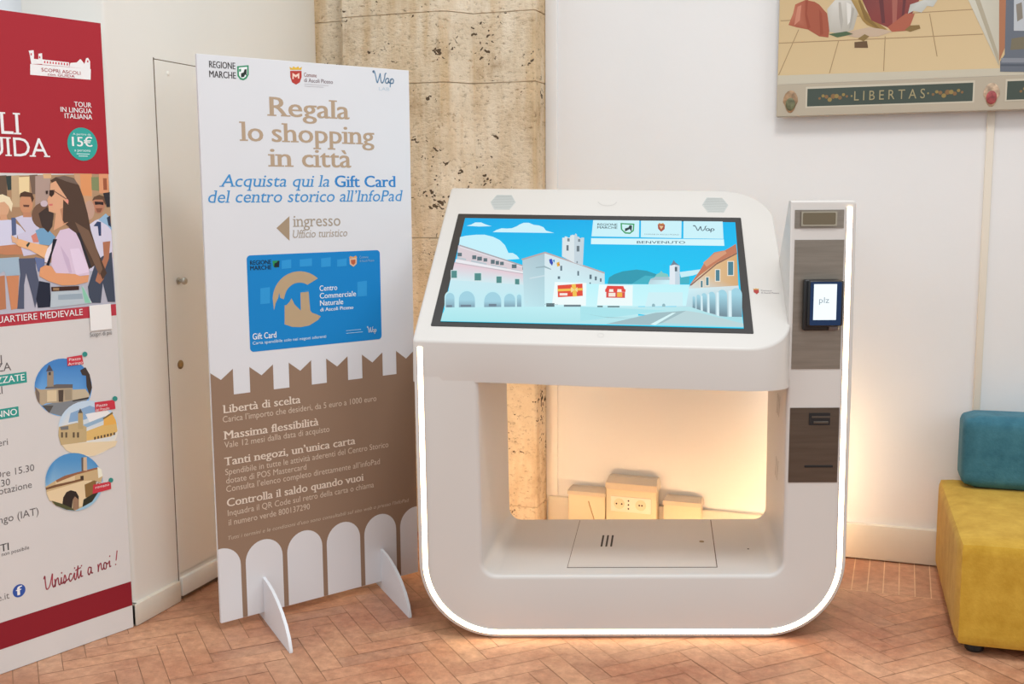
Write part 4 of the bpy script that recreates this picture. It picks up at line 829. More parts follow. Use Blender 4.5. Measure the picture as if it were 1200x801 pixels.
ART_CARD=[["b39c7c",[[.4324,1.2211],[.4227,1.2289],[.4122,1.2357],[.401,1.2413],[.3892,1.2457],[.3771,1.2488],[.3647,1.2507],[.3523,1.2512],[.3399,1.2505],[.3278,1.2484],[.3161,1.2451],[.3049,1.2405],[.2944,1.2349],[.2847,1.2281],[.2759,1.2203],[.2682,1.2117],[.2615,1.2023],[.2561,1.1922],[.2519,1.1816],[.249,1.1706],[.2474,1.1593],[.2507,1.1154],[.2584,1.1411],[.2692,1.159],[.2734,1.1788],[.2777,1.1585],[.291,1.153],[.2963,1.1683],[.2991,1.1756],[.3029,1.1825],[.3076,1.1888],[.3131,1.1945],[.3194,1.1993],[.3262,1.2034],[.3336,1.2065],[.3414,1.2086],[.3494,1.2097],[.3575,1.2098],[.3656,1.2089],[.3736,1.2069],[.3813,1.2039],[.3885,1.1999]]],
["b39c7c",[[.2936,1.131],[.291,1.0611],[.3214,1.0493],[.356,1.0457],[.3911,1.0493],[.4271,1.0664],[.4401,1.0798],[.4208,1.0891],[.4033,1.0959],[.3966,1.1051],[.3922,1.1796],[.359,1.1777],[.3582,1.107],[.3331,1.1315],[.3299,1.1395],[.3219,1.1541],[.3128,1.1407],[.3004,1.1306]]],
["0d85c8",[[.359,1.1777],[.3957,1.1794],[.3955,1.1747],[.3588,1.173]]],
["2a93d2",[[.2007,1.1977],[.2381,1.2001],[.2358,1.1418],[.1984,1.1412]]],
["2a93d2",[[.2879,1.293],[.3262,1.296],[.3251,1.2643],[.2867,1.263]]],
["2a93d2",[[.3605,1.2939],[.4103,1.2965],[.4093,1.2684],[.3596,1.2674]]],
["2a93d2",[[.4481,1.2942],[.4885,1.2974],[.4874,1.2633],[.4471,1.2619]]],
["2a93d2",[[.5152,1.2876],[.5564,1.2907],[.5555,1.2619],[.5144,1.2605]]],
["2a93d2",[[.5999,1.1992],[.6423,1.2018],[.6406,1.1438],[.5983,1.1432]]],
["2a8a50",[[.2509,1.2937],[.2778,1.2942],[.2771,1.275],[.265,1.2671],[.2535,1.2737]]],
["15242c",[[.2567,1.2705],[.2589,1.2842],[.2674,1.2869],[.2727,1.2928],[.2794,1.2926],[.2768,1.2696]]],
["d8b090",[[.5683,1.2902],[.5998,1.2922],[.5991,1.268],[.584,1.2574],[.5695,1.2677]]],
["b05a40",[[.5737,1.2836],[.594,1.2844],[.5937,1.2715],[.5842,1.2638],[.5751,1.2706]]],
["e0a050",[[.5665,1.2919],[.5722,1.2981],[.5841,1.2944],[.5963,1.2988],[.6017,1.2921]]]]
ART_PAINT=[[["d8bf94","dcc49a","cdb084","c8ac80"],[[-.5048,1.9933],[.3173,1.9852],[.2885,2.5813],[-.5109,2.6551]]],
["a88c68",[[-.5044,2.122],[.2517,2.116],[.2519,2.1126],[-.5043,2.1184]]],
["a88c68",[[-.4995,2.2087],[.2316,2.2091],[.2317,2.2058],[-.4994,2.2051]]],
["a88c68",[[-.503,1.995],[-.4994,1.9949],[-.4258,2.1691],[-.4293,2.1693]]],
["a88c68",[[-.3059,1.9937],[-.3025,1.9935],[-.2717,2.1168],[-.2751,2.117]]],
["a88c68",[[-.1021,1.9935],[-.0987,1.9934],[-.0977,2.1248],[-.101,2.125]]],
["a88c68",[[.091,2.0397],[.0943,2.0396],[.0606,2.2011],[.0573,2.2013]]],
[["b4684e","c07860","b86850","a85c46"],[[-.4679,2.1892],[-.4513,2.2323],[-.4435,2.267],[-.4044,2.282],[-.3692,2.2727],[-.3514,2.2611],[-.32,2.2243],[-.3094,2.1626],[-.3128,2.1321],[-.3478,2.1384],[-.3923,2.1672],[-.4366,2.1785]]],
["9c503c",[[-.4044,2.282],[-.3938,2.2813],[-.3976,2.229],[-.3821,2.1754],[-.3923,2.1672],[-.4044,2.2207]]],
["cc8870",[[-.4344,2.2576],[-.4196,2.2637],[-.4241,2.2042],[-.4457,2.1861]]],
["9c503c",[[-.3509,2.2436],[-.3399,2.2255],[-.3323,2.1463],[-.3444,2.1417]]],
[["c8c4ba","dcd8d0","d0ccc4","bcb6aa"],[[-.3205,2.2418],[-.2913,2.2747],[-.2227,2.2702],[-.2039,2.2172],[-.219,2.1575],[-.2613,2.1424],[-.3091,2.1538]]],
["b4aea4",[[-.2781,2.2651],[-.2695,2.2646],[-.2587,2.1945],[-.2633,2.1513],[-.2736,2.2041]]],
["e4e0d8",[[-.2481,2.2632],[-.2307,2.2535],[-.2287,2.1928],[-.241,2.1761]]],
["b0aaa0",[[-.2261,2.2445],[-.2173,2.2353],[-.2278,2.1667],[-.2361,2.1584]]],
[["a88a54","c0a468","a08048"],[[-.2313,2.2708],[-.1887,2.268],[-.179,2.233],[-.1524,2.1969],[-.0919,2.1503],[-.1255,2.1522],[-.1684,2.1719],[-.186,2.1902]]],
["8a6c3c",[[-.2057,2.2691],[-.1972,2.2686],[-.1609,2.1974],[-.1172,2.1535],[-.129,2.1542],[-.1777,2.1932]]],
[["7c4444","8c4e48","a05a4c","8a4440"],[[-.1978,2.2858],[-.0639,2.294],[.0351,2.2873],[.0049,2.2215],[-.0182,2.1804],[-.0338,2.1556],[-.0922,2.159],[-.1521,2.1882]]],
["6a3a3c",[[-.1302,2.2813],[-.1134,2.2802],[-.1012,2.1767],[-.1137,2.174]]],
["a8665a",[[-.08,2.278],[-.0591,2.2766],[-.0597,2.1828],[-.0741,2.1665]]],
["6a3a3c",[[-.0384,2.2753],[-.0268,2.2745],[-.0334,2.1898],[-.0428,2.1733]]],
["b0644e",[[-.0922,2.159],[-.0597,2.1828],[-.0275,2.2065],[.0056,2.2045],[-.0054,2.1711],[-.0167,2.1419],[-.0748,2.1408]]],
[["bcbcb4","d0d0ca","c4c4bc"],[[-.0122,2.2396],[.0364,2.2534],[.0854,2.2503],[.0702,2.2259],[.0496,2.2306],[.0301,2.2072],[.0011,2.215],[-.0192,2.206]]],
[["b89c84","c8b098"],[[-.2613,2.1424],[-.2104,2.1553],[-.1597,2.1628],[-.1088,2.153],[-.0748,2.1408],[-.1246,2.1263],[-.2094,2.1266]]],
["54684c",[[-.3132,2.1453],[-.2445,2.152],[-.2184,2.1401],[-.2782,2.1303]]],
["6c543c",[[-.2131,2.1093],[-.1663,2.1112],[-.1612,2.0849],[-.2124,2.0875]]],
["8c7448",[[-.2007,2.1217],[-.1757,2.1377],[-.1584,2.1281],[-.179,2.1102]]],
["8a7044",[[-.0292,2.1451],[-.0092,2.1611],[.0238,2.1609],[.0284,2.1479],[-.0082,2.1371]]],
[["d4d0c0","dcd8cc","c8c2b0"],[[.1942,2.2432],[.2376,2.586],[.2885,2.5813],[.3129,1.9938]]],
["b4aa94",[[.2182,2.2416],[.2293,2.2576],[.3093,2.0359],[.3129,1.9938]]],
["b07858",[[.2861,2.5815],[.3156,2.5788],[.3329,2.0682],[.3121,2.0106]]],
["6c727c",[[.3156,2.5788],[1.3598,2.4824],[1.4037,1.9251],[.3179,1.9726],[.316,2.0104],[.3306,2.0349]]],
["c0c4c8",[[.3373,2.5768],[1.3598,2.4824],[1.3928,2.0632],[.3576,2.121]]],
["8c8478",[[.3607,2.2159],[.3797,2.223],[.3865,2.1648],[.3677,2.1535]]],
["7c7460",[[.3513,2.0922],[.3976,2.098],[.4,2.0523],[.3494,2.0507]]],
["8c9098",[[.3194,2.0229],[1.3995,1.9789],[1.4005,1.9658],[.3202,2.006]]],
["585e68",[[.3189,2.0002],[1.4013,1.9558],[1.4018,1.9489],[.3184,1.9935]]]]

# ------------------------------------------------------------------ the information kiosk
M_KIOSK = mat('white_kiosk_lacquer', (210, 206, 201), 0.38, noise=0.012, scale=2)
M_BEZEL = mat('dark_glass_bezel', (44, 43, 44), 0.28)
M_GRILLE = mat('grey_speaker_cloth', (196, 199, 196), 0.7)
M_STEEL = mat('brushed_steel', (150, 141, 130), 0.42, metal=0.85, noise=0.10, scale=6, bump=0.05, bscale=40, stretch=(1, 1, 14))
M_BLACK = mat('black_plastic', (26, 26, 28), 0.4)
M_SLOT = mat('black_slot', (16, 15, 14), 0.6)
M_SEAM = mat('grey_panel_seam', (112, 98, 84), 0.8)
M_LED = emit('warm_white_light_strip', (1.0, 0.69, 0.37), 10)
M_LED_REAR = emit('warm_white_rear_light_strip', (1.0, 0.68, 0.37), 38)
M_INK = print_mat('printed_ink', 0.0, 0.55)
M_SCREEN = print_mat('lit_display', 1.0)

KA = math.radians(19.1)
kiosk = thing('information_kiosk', 'white touchscreen information kiosk with a glowing light strip round its frame', 'kiosk', (-0.8375, 3.526, 0), KA)
SKEW, DEPTH = 0.13, 0.65
def back_y(z):
    return min(DEPTH, max(0.035, 0.035 + (1.5 - z) * 1.34))

def build_frame():
    outer = round_poly([(-0.729, 0.0), (0.733, 0.0), (0.731, 1.04), (0.727, 1.497), (0.510, 1.497), (0.514, 1.04), (-0.738, 1.04)],
                       [0.275, 0.275, 0, 0.014, 0.0, 0.0, 0.0], 18)
    inner = round_poly([(-0.512, 0.225), (0.517, 0.225), (0.514, 0.90), (-0.522, 0.90)], [0.05, 0.05, 0.01, 0.01], 8)
    bm = bmesh.new()
    def ring(pts, depth_fn):
        return [bm.verts.new((x + SKEW * depth_fn(z), depth_fn(z), z)) for x, z in pts]
    def strip(a, b):
        n = len(a)
        for i in range(n):
            bm.faces.new((a[i], a[(i + 1) % n], b[(i + 1) % n], b[i]))
    loops = []
    for pts, sgn, bev in ((outer, 1, 0.008), (inner, -1, 0.016)):
        prof = []
        for k in range(5):                       # rounded front edge
            t = k / 4 * math.pi / 2
            ins = bev * (1 - math.sin(t)); dep = bev * (1 - math.cos(t))
            prof.append(ring(offset_poly(pts, sgn * ins), lambda z, d=dep: d))
        prof.append(ring(pts, back_y))
        for a, b in zip(prof, prof[1:]): strip(a, b)
        loops.append((prof[0], prof[-1]))
    for k in (0, 1):                             # front and rear faces with the opening
        es = []
        for lp in (loops[0][k], loops[1][k]):
            for i in range(len(lp)):
                a, b = lp[i], lp[(i + 1) % len(lp)]
                es.append(bm.edges.get((a, b)) or bm.edges.new((a, b)))
        bmesh.ops.triangle_fill(bm, edges=es, use_beauty=True)
    return from_bm('kiosk_frame', bm, M_KIOSK, kiosk), outer
frame, OUTER = build_frame()

def light_strip(name, y, width, thick, m, sgn):
    inset = 0.0225
    path = [p for p in offset_poly(OUTER, inset)]
    # from the left leg's top, round the bottom, up the tall column
    pts = [p for p in path if not (p[1] > 1.018)]
    left = [p for p in pts if p[0] < 0 and p[1] > 0.2755]
    pts = [p for p in pts if -0.74 < p[0] < 0.74 and not (0.48 < p[0] < 0.6 and p[1] > 0.5)]
    pts = [p for p in pts if p[1] < 1.0]
    if sgn < 0: pts = [(-0.7145, 1.020)] + pts + [(0.7045, 1.474)]
    else: pts = [(-0.7175, 1.015)] + [p for p in pts if not (p[0] > 0 and p[1] > 0.55)] + [(0.712, 0.66)]
    a = offset_open(pts, -width / 2); b = offset_open(pts, width / 2)
    bm = bmesh.new()
    def row(pp, yy): return [bm.verts.new((x + SKEW * (y if sgn > 0 else 0), yy, z)) for x, z in pp]
    y0, y1 = (y - thick, y + 0.004) if sgn < 0 else (y - 0.004, y + thick)
    R = [row(a, y0), row(b, y0), row(b, y1), row(a, y1)]
    n = len(a)
    for k in range(4):
        p, q = R[k], R[(k + 1) % 4]
        for i in range(n - 1): bm.faces.new((p[i], p[i + 1], q[i + 1], q[i])).material_index = 1 if sgn < 0 and k != 0 else 0
    bm.faces.new([r[0] for r in R]); bm.faces.new([r[-1] for r in R][::-1])
    return from_bm(name, bm, [m, M_KIOSK], kiosk)

def offset_open(pts, d):
    out = []
    for i, p in enumerate(pts):
        a = Vector(pts[max(0, i - 1)]); b = Vector(pts[min(len(pts) - 1, i + 1)])
        t = (b - a).normalized(); out.append((p[0] - t.y * d, p[1] + t.x * d))
    return out
light_strip('light_strip', 0.0, 0.017, 0.0045, M_LED, -1)
light_strip('light_strip', DEPTH, 0.02, 0.006, M_LED_REAR, 1)

# sloping console with the display
DO = Vector((-0.74, -0.0015, 1.042))
DX = Vector((0.9963, -0.0837, -0.0189)).normalized()
DN = Vector((-0.029, -0.5367, 0.8433)).normalized()
DX = (DX - DN * DX.dot(DN)).normalized()
DY = DN.cross(DX)
DF = (DO, DX, DY)
def dpt(a, b, h=0.0): return DO + DX * a + DY * b + DN * h

def build_console():
    out = round_poly([(0, 0), (1.258, 0), (1.262, 0.955), (0.008, 0.955)], [0.014, 0.155, 0.19, 0.014], 14)
    i0 = max(i for i, p in enumerate(out) if p[0] < 0.05 and p[1] < 0.05)
    out[i0 + 1:i0 + 1] = [(a, 0.0) for a in (0.1, 0.22, 0.3, 0.38, 0.48, 0.6)]
    bm = bmesh.new()
    bev = 0.008
    rings = []
    for k in range(5):
        t = k / 4 * math.pi / 2
        rings.append([bm.verts.new(dpt(x, y) + Vector((0, 0, -bev * (1 - math.cos(t))))) for x, y in offset_poly(out, bev * (1 - math.sin(t)))])
    low = []
    for x, y in out:
        p = dpt(x, y); yl = p.y if p.y > 0.05 else 0.0004 + (p.y - 0.0004) * max(0, min(1, (p.x + 0.50) / 0.3))
        low.append(bm.verts.new((p.x, yl, max(0.902 - 0.019 * (p.x + 0.74), p.z - 0.30 - 0.1 * (1 - min(1, p.y / 0.3)) if p.y > 0.3 else 0))))
    rings.append(low)
    for a, b in zip(rings, rings[1:]):
        n = len(a)
        for i in range(n): bm.faces.new((a[i], b[i], b[(i + 1) % n], a[(i + 1) % n]))
    bm.faces.new(rings[0]); bm.faces.new(low[::-1])
    return from_bm('console', bm, M_KIOSK, kiosk)
build_console()

# display: bezel plate, picture and the writing on it
bez = round_poly([(0.052, 0.077), (1.131, 0.077), (1.139, 0.762), (0.061, 0.762)], 0.004, 3)
display = plate('display', bez, 0.010, (dpt(0, 0, 0.0025), DX, DY), M_BEZEL, kiosk)
pic = Print((dpt(0, 0, 0.0025), DX, DY), 1.0, 0.00003, 0.0003).art(ART_SCREEN)
pic.text('3c5a6c', 'BENVENUTO', 0.748, 0.924, 0.575, 0.016, dy=0.004, bold=0.006)
pic.text('24343c', 'REGIONE', 0.600, 0.675, 0.688, 0.015, bold=0.012)
pic.text('24343c', 'MARCHE', 0.600, 0.675, 0.668, 0.015, bold=0.012)
pic.text('6a7c84', 'COMUNE DI ASCOLI PICENO', 0.775, 0.903, 0.632, 0.007)
WAP = [[(0.0, 0.9), (-0.06, 1.0), (0.02, 1.05), (0.10, 0.55), (0.17, 0.02), (0.28, 0.55), (0.34, 0.85), (0.36, 0.25), (0.44, 0.02), (0.56, 0.45), (0.6, 0.85), (0.66, 0.95)],
       [(0.80, 0.42), (0.72, 0.48), (0.62, 0.32), (0.63, 0.08), (0.72, 0.04), (0.80, 0.3), (0.81, 0.08), (0.86, 0.1)],
       [(0.90, 0.44), (0.88, 0.1), (0.86, -0.3)], [(0.89, 0.3), (0.97, 0.48), (1.05, 0.34), (1.02, 0.08), (0.9, 0.04)]]
pic.strokes('4a5a66', WAP, 0.962, 0.664, 0.068, 0.032, 0.0034)
pic.text('7a8c94', 'Gift Card', 0.432, 0.476, 0.198, 0.007)
pic.build('display_picture', M_SCREEN, display)

def hexa(cx, cy, rx, ry): return [(cx + rx, cy), (cx + rx * 0.6, cy + ry), (cx - rx * 0.6, cy + ry), (cx - rx, cy), (cx - rx * 0.6, cy - ry), (cx + rx * 0.6, cy - ry)]
for cx in (0.2265, 1.048):
    g = plate('speaker_grille', hexa(cx, 0.851, 0.050, 0.052), 0.006, (dpt(0, 0, 0.0008), DX, DY), M_GRILLE, kiosk)
    pr = Print((dpt(0, 0, 0.0008), DX, DY), 0.9)
    for k in range(11):
        y = -0.045 + k * 0.009; hw = 0.047 - abs(y) / 0.052 * 0.02
        pr.rect('aeb2ae', cx - hw, 0.851 + y - 0.0014, cx + hw, 0.851 + y + 0.0014)
    pr.build('grille_slits', M_INK, g)
# round recognition window above the display and the small home dot below it
bm = bmesh.new()
def ring_on_desk(bm, cx, cy, r0, r1, h, a0=0, a1=360, n=40):
    P = []
    for i in range(n + 1):
        t = math.radians(a0 + (a1 - a0) * i / n)
        P.append((bm.verts.new(dpt(cx + r0 * math.cos(t), cy + r0 * math.sin(t), h)), bm.verts.new(dpt(cx + r1 * math.cos(t), cy + r1 * math.sin(t), h))))
    for a, b in zip(P, P[1:]): bm.faces.new((a[0], a[1], b[1], b[0]))
ring_on_desk(bm, 0.634, 0.872, 0.0355, 0.0385, 0.0007, 195, 345)
from_bm('reader_ring', bm, mat('soft_grey_ring', (196, 192, 188), 0.6), kiosk)
bm = bmesh.new(); ring_on_desk(bm, 0.628, 0.050, 0.009, 0.0112, 0.0007)
from_bm('sensor_dot', bm, mat('pale_grey_dot', (205, 201, 197), 0.6), kiosk)
pr = Print((dpt(0, 0, 0.0002), DX, DY), 1.05)
pr.poly('a8403c', [(1.150, 0.317), (1.150, 0.303), (1.159, 0.292), (1.168, 0.303), (1.168, 0.317)])
pr.poly('c89a50', [(1.150, 0.3175), (1.149, 0.325), (1.154, 0.322), (1.159, 0.326), (1.164, 0.322), (1.169, 0.325), (1.168, 0.3175)])
pr.text('8a8488', 'Comune', 1.175, 1.212, 0.310, 0.008); pr.text('8a8488', 'di Ascoli Piceno', 1.175, 1.236, 0.297, 0.008)
pr.build('town_emblem', M_INK, kiosk)

# steel fittings on the tall column (plates in the frame's own plane, x across and z up)
KF = ((0, 0, 0), (1, 0, 0), (0, 0, 1))
def kf(y): return ((0, y, 0), (1, 0, 0), (0, 0, 1))
def frame_plate(name, x0, z0, x1, z1, hx0, hz0, hx1, hz1, depth, m, parent, rim):
    """steel plate with a sunken rectangular tray"""
    bm = bmesh.new()
    def q(x0, z0, x1, z1, y): return [bm.verts.new(p) for p in ((x0, y, z0), (x1, y, z0), (x1, y, z1), (x0, y, z1))]
    o = q(x0, z0, x1, z1, -0.002); h = q(hx0, hz0, hx1, hz1, -0.002); d = q(hx0 + 0.004, hz0 + 0.004, hx1 - 0.004, hz1 - 0.004, depth); s = q(x0, z0, x1, z1, 0.001)
    for a, b in ((s, o), (o, h), (h, d)):
        for i in range(4): bm.faces.new((a[i], a[(i + 1) % 4], b[(i + 1) % 4], b[i]))
    bm.faces.new(d)
    return from_bm(name, bm, m, parent, sm=False)
def rect(x0, z0, x1, z1): return [(x0, z0), (x1, z0), (x1, z1), (x0, z1)]
top = plate('camera_panel', rect(0.526, 1.407, 0.687, 1.467), 0.003, kf(-0.002), M_STEEL, kiosk)
bm = bmesh.new()
bm_box(bm, (0.546, -0.0075, 1.414), (0.663, -0.001, 1.461), 0.0, 1)
cam_rim = from_bm('window_rim', bm, mat('pale_steel_rim', (176, 168, 150), 0.4, metal=0.6), top)
plate('window', round_poly(rect(0.551, 1.419, 0.658, 1.4575), 0.004, 3), 0.002, kf(-0.0079), mat('bronze_tinted_glass', (112, 102, 82), 0.2), top)
mid = plate('payment_panel', rect(0.528, 0.939, 0.690, 1.369), 0.003, kf(-0.002), M_STEEL, kiosk)
low = plate('ticket_panel', rect(0.528, 0.550, 0.693, 0.807), 0.003, kf(-0.002), mat('dark_brushed_steel', (104, 94, 84), 0.4, metal=0.85, noise=0.12, scale=5, stretch=(1, 1, 14)), kiosk)
bm = bmesh.new(); bm_box(bm, (0.592, -0.0045, 0.748), (0.662, -0.001, 0.789)); from_bm('card_reader', bm, M_BLACK, low)
bm = bmesh.new(); bm_box(bm, (0.600, -0.0062, 0.773), (0.662, -0.004, 0.7795)); bm_box(bm, (0.606, -0.0075, 0.753), (0.656, -0.004, 0.762), 0.002)
from_bm('card_slot', bm, mat('grey_slot_lip', (92, 84, 76), 0.4, metal=0.5), low)
bm = bmesh.new(); bm_box(bm, (0.581, -0.0035, 0.6015), (0.677, -0.001, 0.6095), 0.001); from_bm('receipt_slot', bm, M_SLOT, low)

# contactless card terminal
bm = bmesh.new(); bm_box(bm, (0.558, -0.026, 1.070), (0.676, -0.001, 1.240), 0.006, 3); bm_box(bm, (0.568, -0.040, 1.085), (0.684, -0.018, 1.238), 0.007, 3)
term = from_bm('card_terminal', bm, M_BLACK, kiosk)
plate('glass', round_poly(rect(0.574, 1.090, 0.676, 1.233), 0.004, 3), 0.002, kf(-0.0408), mat('navy_glass_edge', (24, 52, 92), 0.2), term)
ts = Print(kf(-0.0410), 1.0); ts.rect('eaf6ff', 0.585, 1.108, 0.660, 1.226); ts.text('8a949c', 'plz', 0.603, 0.636, 1.164, 0.019); ts.build('terminal_screen', print_mat('lit_terminal_display', 1.15), term)
bm = bmesh.new(); bm_box(bm, (0.640, -0.034, 1.072), (0.672, -0.01, 1.086), 0.003); from_bm('chip_slot', bm, mat('grey_plastic_slot', (96, 82, 78), 0.5), term)

# access hatch in the floor of the opening, its slots and lock
def sk(x, y): return (x + SKEW * (y - 0.07), y)
def floor_plate(name, x0, y0, x1, y1, z, m, parent, label=None):
    bm = bmesh.new(); vs = []
    for zz in (z, z - 0.0008):
        vs.append([bm.verts.new((*sk(a, b), zz)) for a, b in ((x0, y0), (x1, y0), (x1, y1), (x0, y1))])
    bm.faces.new(vs[0]); bm.faces.new(vs[1][::-1])
    for i in range(4): bm.faces.new((vs[0][i], vs[1][i], vs[1][(i + 1) % 4], vs[0][(i + 1) % 4]))
    return from_bm(name, bm, m, parent, sm=False)
hatch = floor_plate('access_hatch', -0.217, 0.075, 0.304, 0.632, 0.2272, M_KIOSK, kiosk)
floor_plate('hatch_seam', -0.2192, 0.0725, 0.3075, 0.6345, 0.2262, M_SEAM, hatch)
for k in range(3): floor_plate('vent_slot', -0.116 + k * 0.018, 0.30, -0.109 + k * 0.018, 0.435, 0.2278, M_SLOT, hatch)
bm = bmesh.new(); bm_cyl(bm, (0.298, 0.355, 0.2270), (0, 0, 1), 0.0095, 0.0085, 0.002, 20); from_bm('lock', bm, M_BRASS, hatch)
bm = bmesh.new(); bm_cyl(bm, (0.456, 0.274, 0.2250), (0, 0, 1), 0.004, 0.004, 0.001, 12); from_bm('screw', bm, M_SLOT, kiosk)
# ventilation slits in the column's inner side
for zc in (0.775, 0.545):
    bm = bmesh.new()
    for k in range(3):
        y = 0.17 + k * 0.035; xw = 0.5145 + SKEW * y - 0.0012
        a = [bm.verts.new(p) for p in ((xw, y + 0.018, zc - 0.038), (xw + 0.0009, y + 0.025, zc - 0.038), (xw - 0.0022, y + 0.001, zc + 0.038), (xw - 0.0031, y - 0.006, zc + 0.038))]
        bm.faces.new(a)
    from_bm('side_vent', bm, M_SEAM, kiosk, sm=False)

# ------------------------------------------------------------------ free-standing gift card board
KB = 0.98
bdir = Vector((0.5224, 0.8527, 0)); bang = math.atan2(bdir.y, bdir.x)
board = thing('display_board', 'tall white and brown gift card display board standing on two white feet', 'sign', (-2.2633 * KB, 3.1742 * KB, 0), bang)
M_BOARD = mat('white_foam_board', (228, 230, 234), 0.6, noise=0.01, scale=3)
bm = bmesh.new(); bm_box(bm, (0, 0.0, 0.03), (0.852 * KB, 0.011, 0.03 + 2.0 * KB), 0.0008, 1)
panel = from_bm('panel', bm, M_BOARD, board)
BF = ((0, 0, 0.0303), (KB, 0, 0), (0, 0, KB))
BG = 1.17
G_BR, G_HD = '8d7460', 'ae9880'
pr = Print(BF, BG)
pr.rect(G_BR, 0.0, 0.001, 0.8515, 0.827)
for k in range(-1, 5):
    x = 0.147 + 0.155 * k; w = 0.092
    P = [(x, 0.826), (x + w, 0.826), (x + w, 0.919), (x + w / 2, 0.884), (x, 0.919)]
    if k == -1: P = [(0, 0.826), (x + w, 0.826), (x + w, 0.919), (x + w / 2, 0.884), (0, 0.912)]
    if k == 4: P = [(x, 0.826), (0.8515, 0.826), (0.8515, 0.913), (x + w / 2, 0.884), (x, 0.919)]
    pr.poly(G_BR, P)
for k in range(-1, 5):
    x = 0.103 + 0.1665 * k; w = 0.1475; r = w / 2
    P = [(x + r + r * math.cos(math.radians(a)), 0.202 + r * math.sin(math.radians(a))) for a in range(0, 181, 10)] + [(x, 0.0), (x + w, 0.0)]
    Q = []
    for a, b in P: Q.append((min(max(a, 0.0), 0.8515), b))
    pr.poly('d4d4d6', Q)
pr.build('wall_motif', M_INK, panel)
pr = Print(BF, BG)
pr.text(G_HD, 'Regala', 0.254, 0.583, 1.805, 0.066, bold=0.016, serif=True)
pr.build('headline', M_INK, panel)
for s, x0, x1 in (('lo', 0.146, 0.232), ('shopping', 0.268, 0.688)):
    pr = Print(BF, BG); pr.text(G_HD, s, x0, x1, 1.715, 0.066, bold=0.016, serif=True); pr.build('headline', M_INK, panel)
for s, x0, x1 in (('in', 0.251, 0.346), ('citt\u00e0', 0.384, 0.585)):
    pr = Print(BF, BG); pr.text(G_HD, s, x0, x1, 1.628, 0.066, bold=0.016, serif=True); pr.build('headline', M_INK, panel)
pr = Print(BF, BG)
pr.text('3c8ac4', 'Acquista qui la', 0.062, 0.492, 1.557, 0.042, shear=0.2, serif=True, bold=0.002)
pr.build('subtitle', M_INK, panel); pr = Print(BF, BG)
pr.text('2d7fc0', 'Gift Card', 0.516, 0.779, 1.556, 0.042, bold=0.022, serif=True)
pr.build('subtitle', M_INK, panel); pr = Print(BF, BG)
pr.text('3c8ac4', 'del centro storico all\u2019InfoPad', 0.020, 0.813, 1.502, 0.042, shear=0.2, serif=True, bold=0.002)
pr.build('subtitle', M_INK, panel)
pr = Print(BF, BG)
pr.poly('a08c74', [(0.272, 1.410), (0.322, 1.363), (0.325, 1.452)])
pr.text('a09484', 'ingresso', 0.338, 0.534, 1.413, 0.042, serif=True, bold=0.003)
pr.text('a09484', 'Ufficio turistico', 0.336, 0.562, 1.373, 0.028, shear=0.2, serif=True)
pr.build('direction_arrow', M_INK, panel)
pr = Print(BF, BG)
pr.text('3a3638', 'REGIONE', 0.044, 0.138, 1.957, 0.022, bold=0.02); pr.text('3a3638', 'MARCHE', 0.043, 0.139, 1.925, 0.022, bold=0.02)
pr.art(ART_BANNERLOGO[:4])
pr.build('sponsor_logo', M_INK, panel); pr = Print(BF, BG)
pr.art(ART_BANNERLOGO[4:])
pr.text('8a5c58', 'Comune', 0.401, 0.452, 1.949, 0.014, bold=0.01); pr.text('7c6a70', 'di Ascoli Piceno', 0.401, 0.518, 1.930, 0.014, bold=0.01); pr.rect('b8b4b8', 0.401, 1.922, 0.5, 1.9235); pr.rect('b8b4b8', 0.401, 1.915, 0.48, 1.9165)
pr.build('sponsor_logo', M_INK, panel); pr = Print(BF, BG)
pr.strokes('6a94b4', WAP, 0.695, 1.945, 0.082, 0.040, 0.0042)
pr.text('b4c4d0', 'LAB', 0.715, 0.762, 1.918, 0.012)
pr.build('sponsor_logo', M_INK, panel)
pr = Print(BF, BG, base=0.0006)
pr.poly('0b7fc4', round_poly(rect(0.1525, 0.972, 0.703, 1.3165), 0.014, 5))
pr.art(ART_CARD)
for s, x1, y, h in (('Centro', 0.512, 1.174, 0.020), ('Commerciale', 0.592, 1.146, 0.020), ('Naturale', 0.536, 1.119, 0.020), ('di Ascoli Piceno', 0.579, 1.098, 0.013)):
    pr.text('e4eef4', s, 0.438, x1, y, h, bold=0.008)
pr.text('e4eef4', 'Gift Card', 0.164, 0.256, 1.016, 0.022, bold=0.012)
pr.text('d0e4f0', 'Carta spendibile solo nei negozi aderenti', 0.163, 0.459, 0.998, 0.011)
pr.text('12202c', 'REGIONE', 0.165, 0.246, 1.283, 0.015, bold=0.015); pr.text('12202c', 'MARCHE', 0.165, 0.246, 1.264, 0.015, bold=0.015)
pr.text('8ab0c8', 'Comune', 0.612, 0.650, 1.288, 0.009); pr.text('8ab0c8', 'di Ascoli Piceno', 0.612, 0.676, 1.274, 0.009)
pr.strokes('e4eef4', WAP, 0.640, 1.002, 0.036, 0.022, 0.0026)
pr.rect('a8cce4', 0.545, 1.016, 0.610, 1.018); pr.rect('a8cce4', 0.545, 1.006, 0.618, 1.008)
pr.build('gift_card_picture', M_INK, panel)
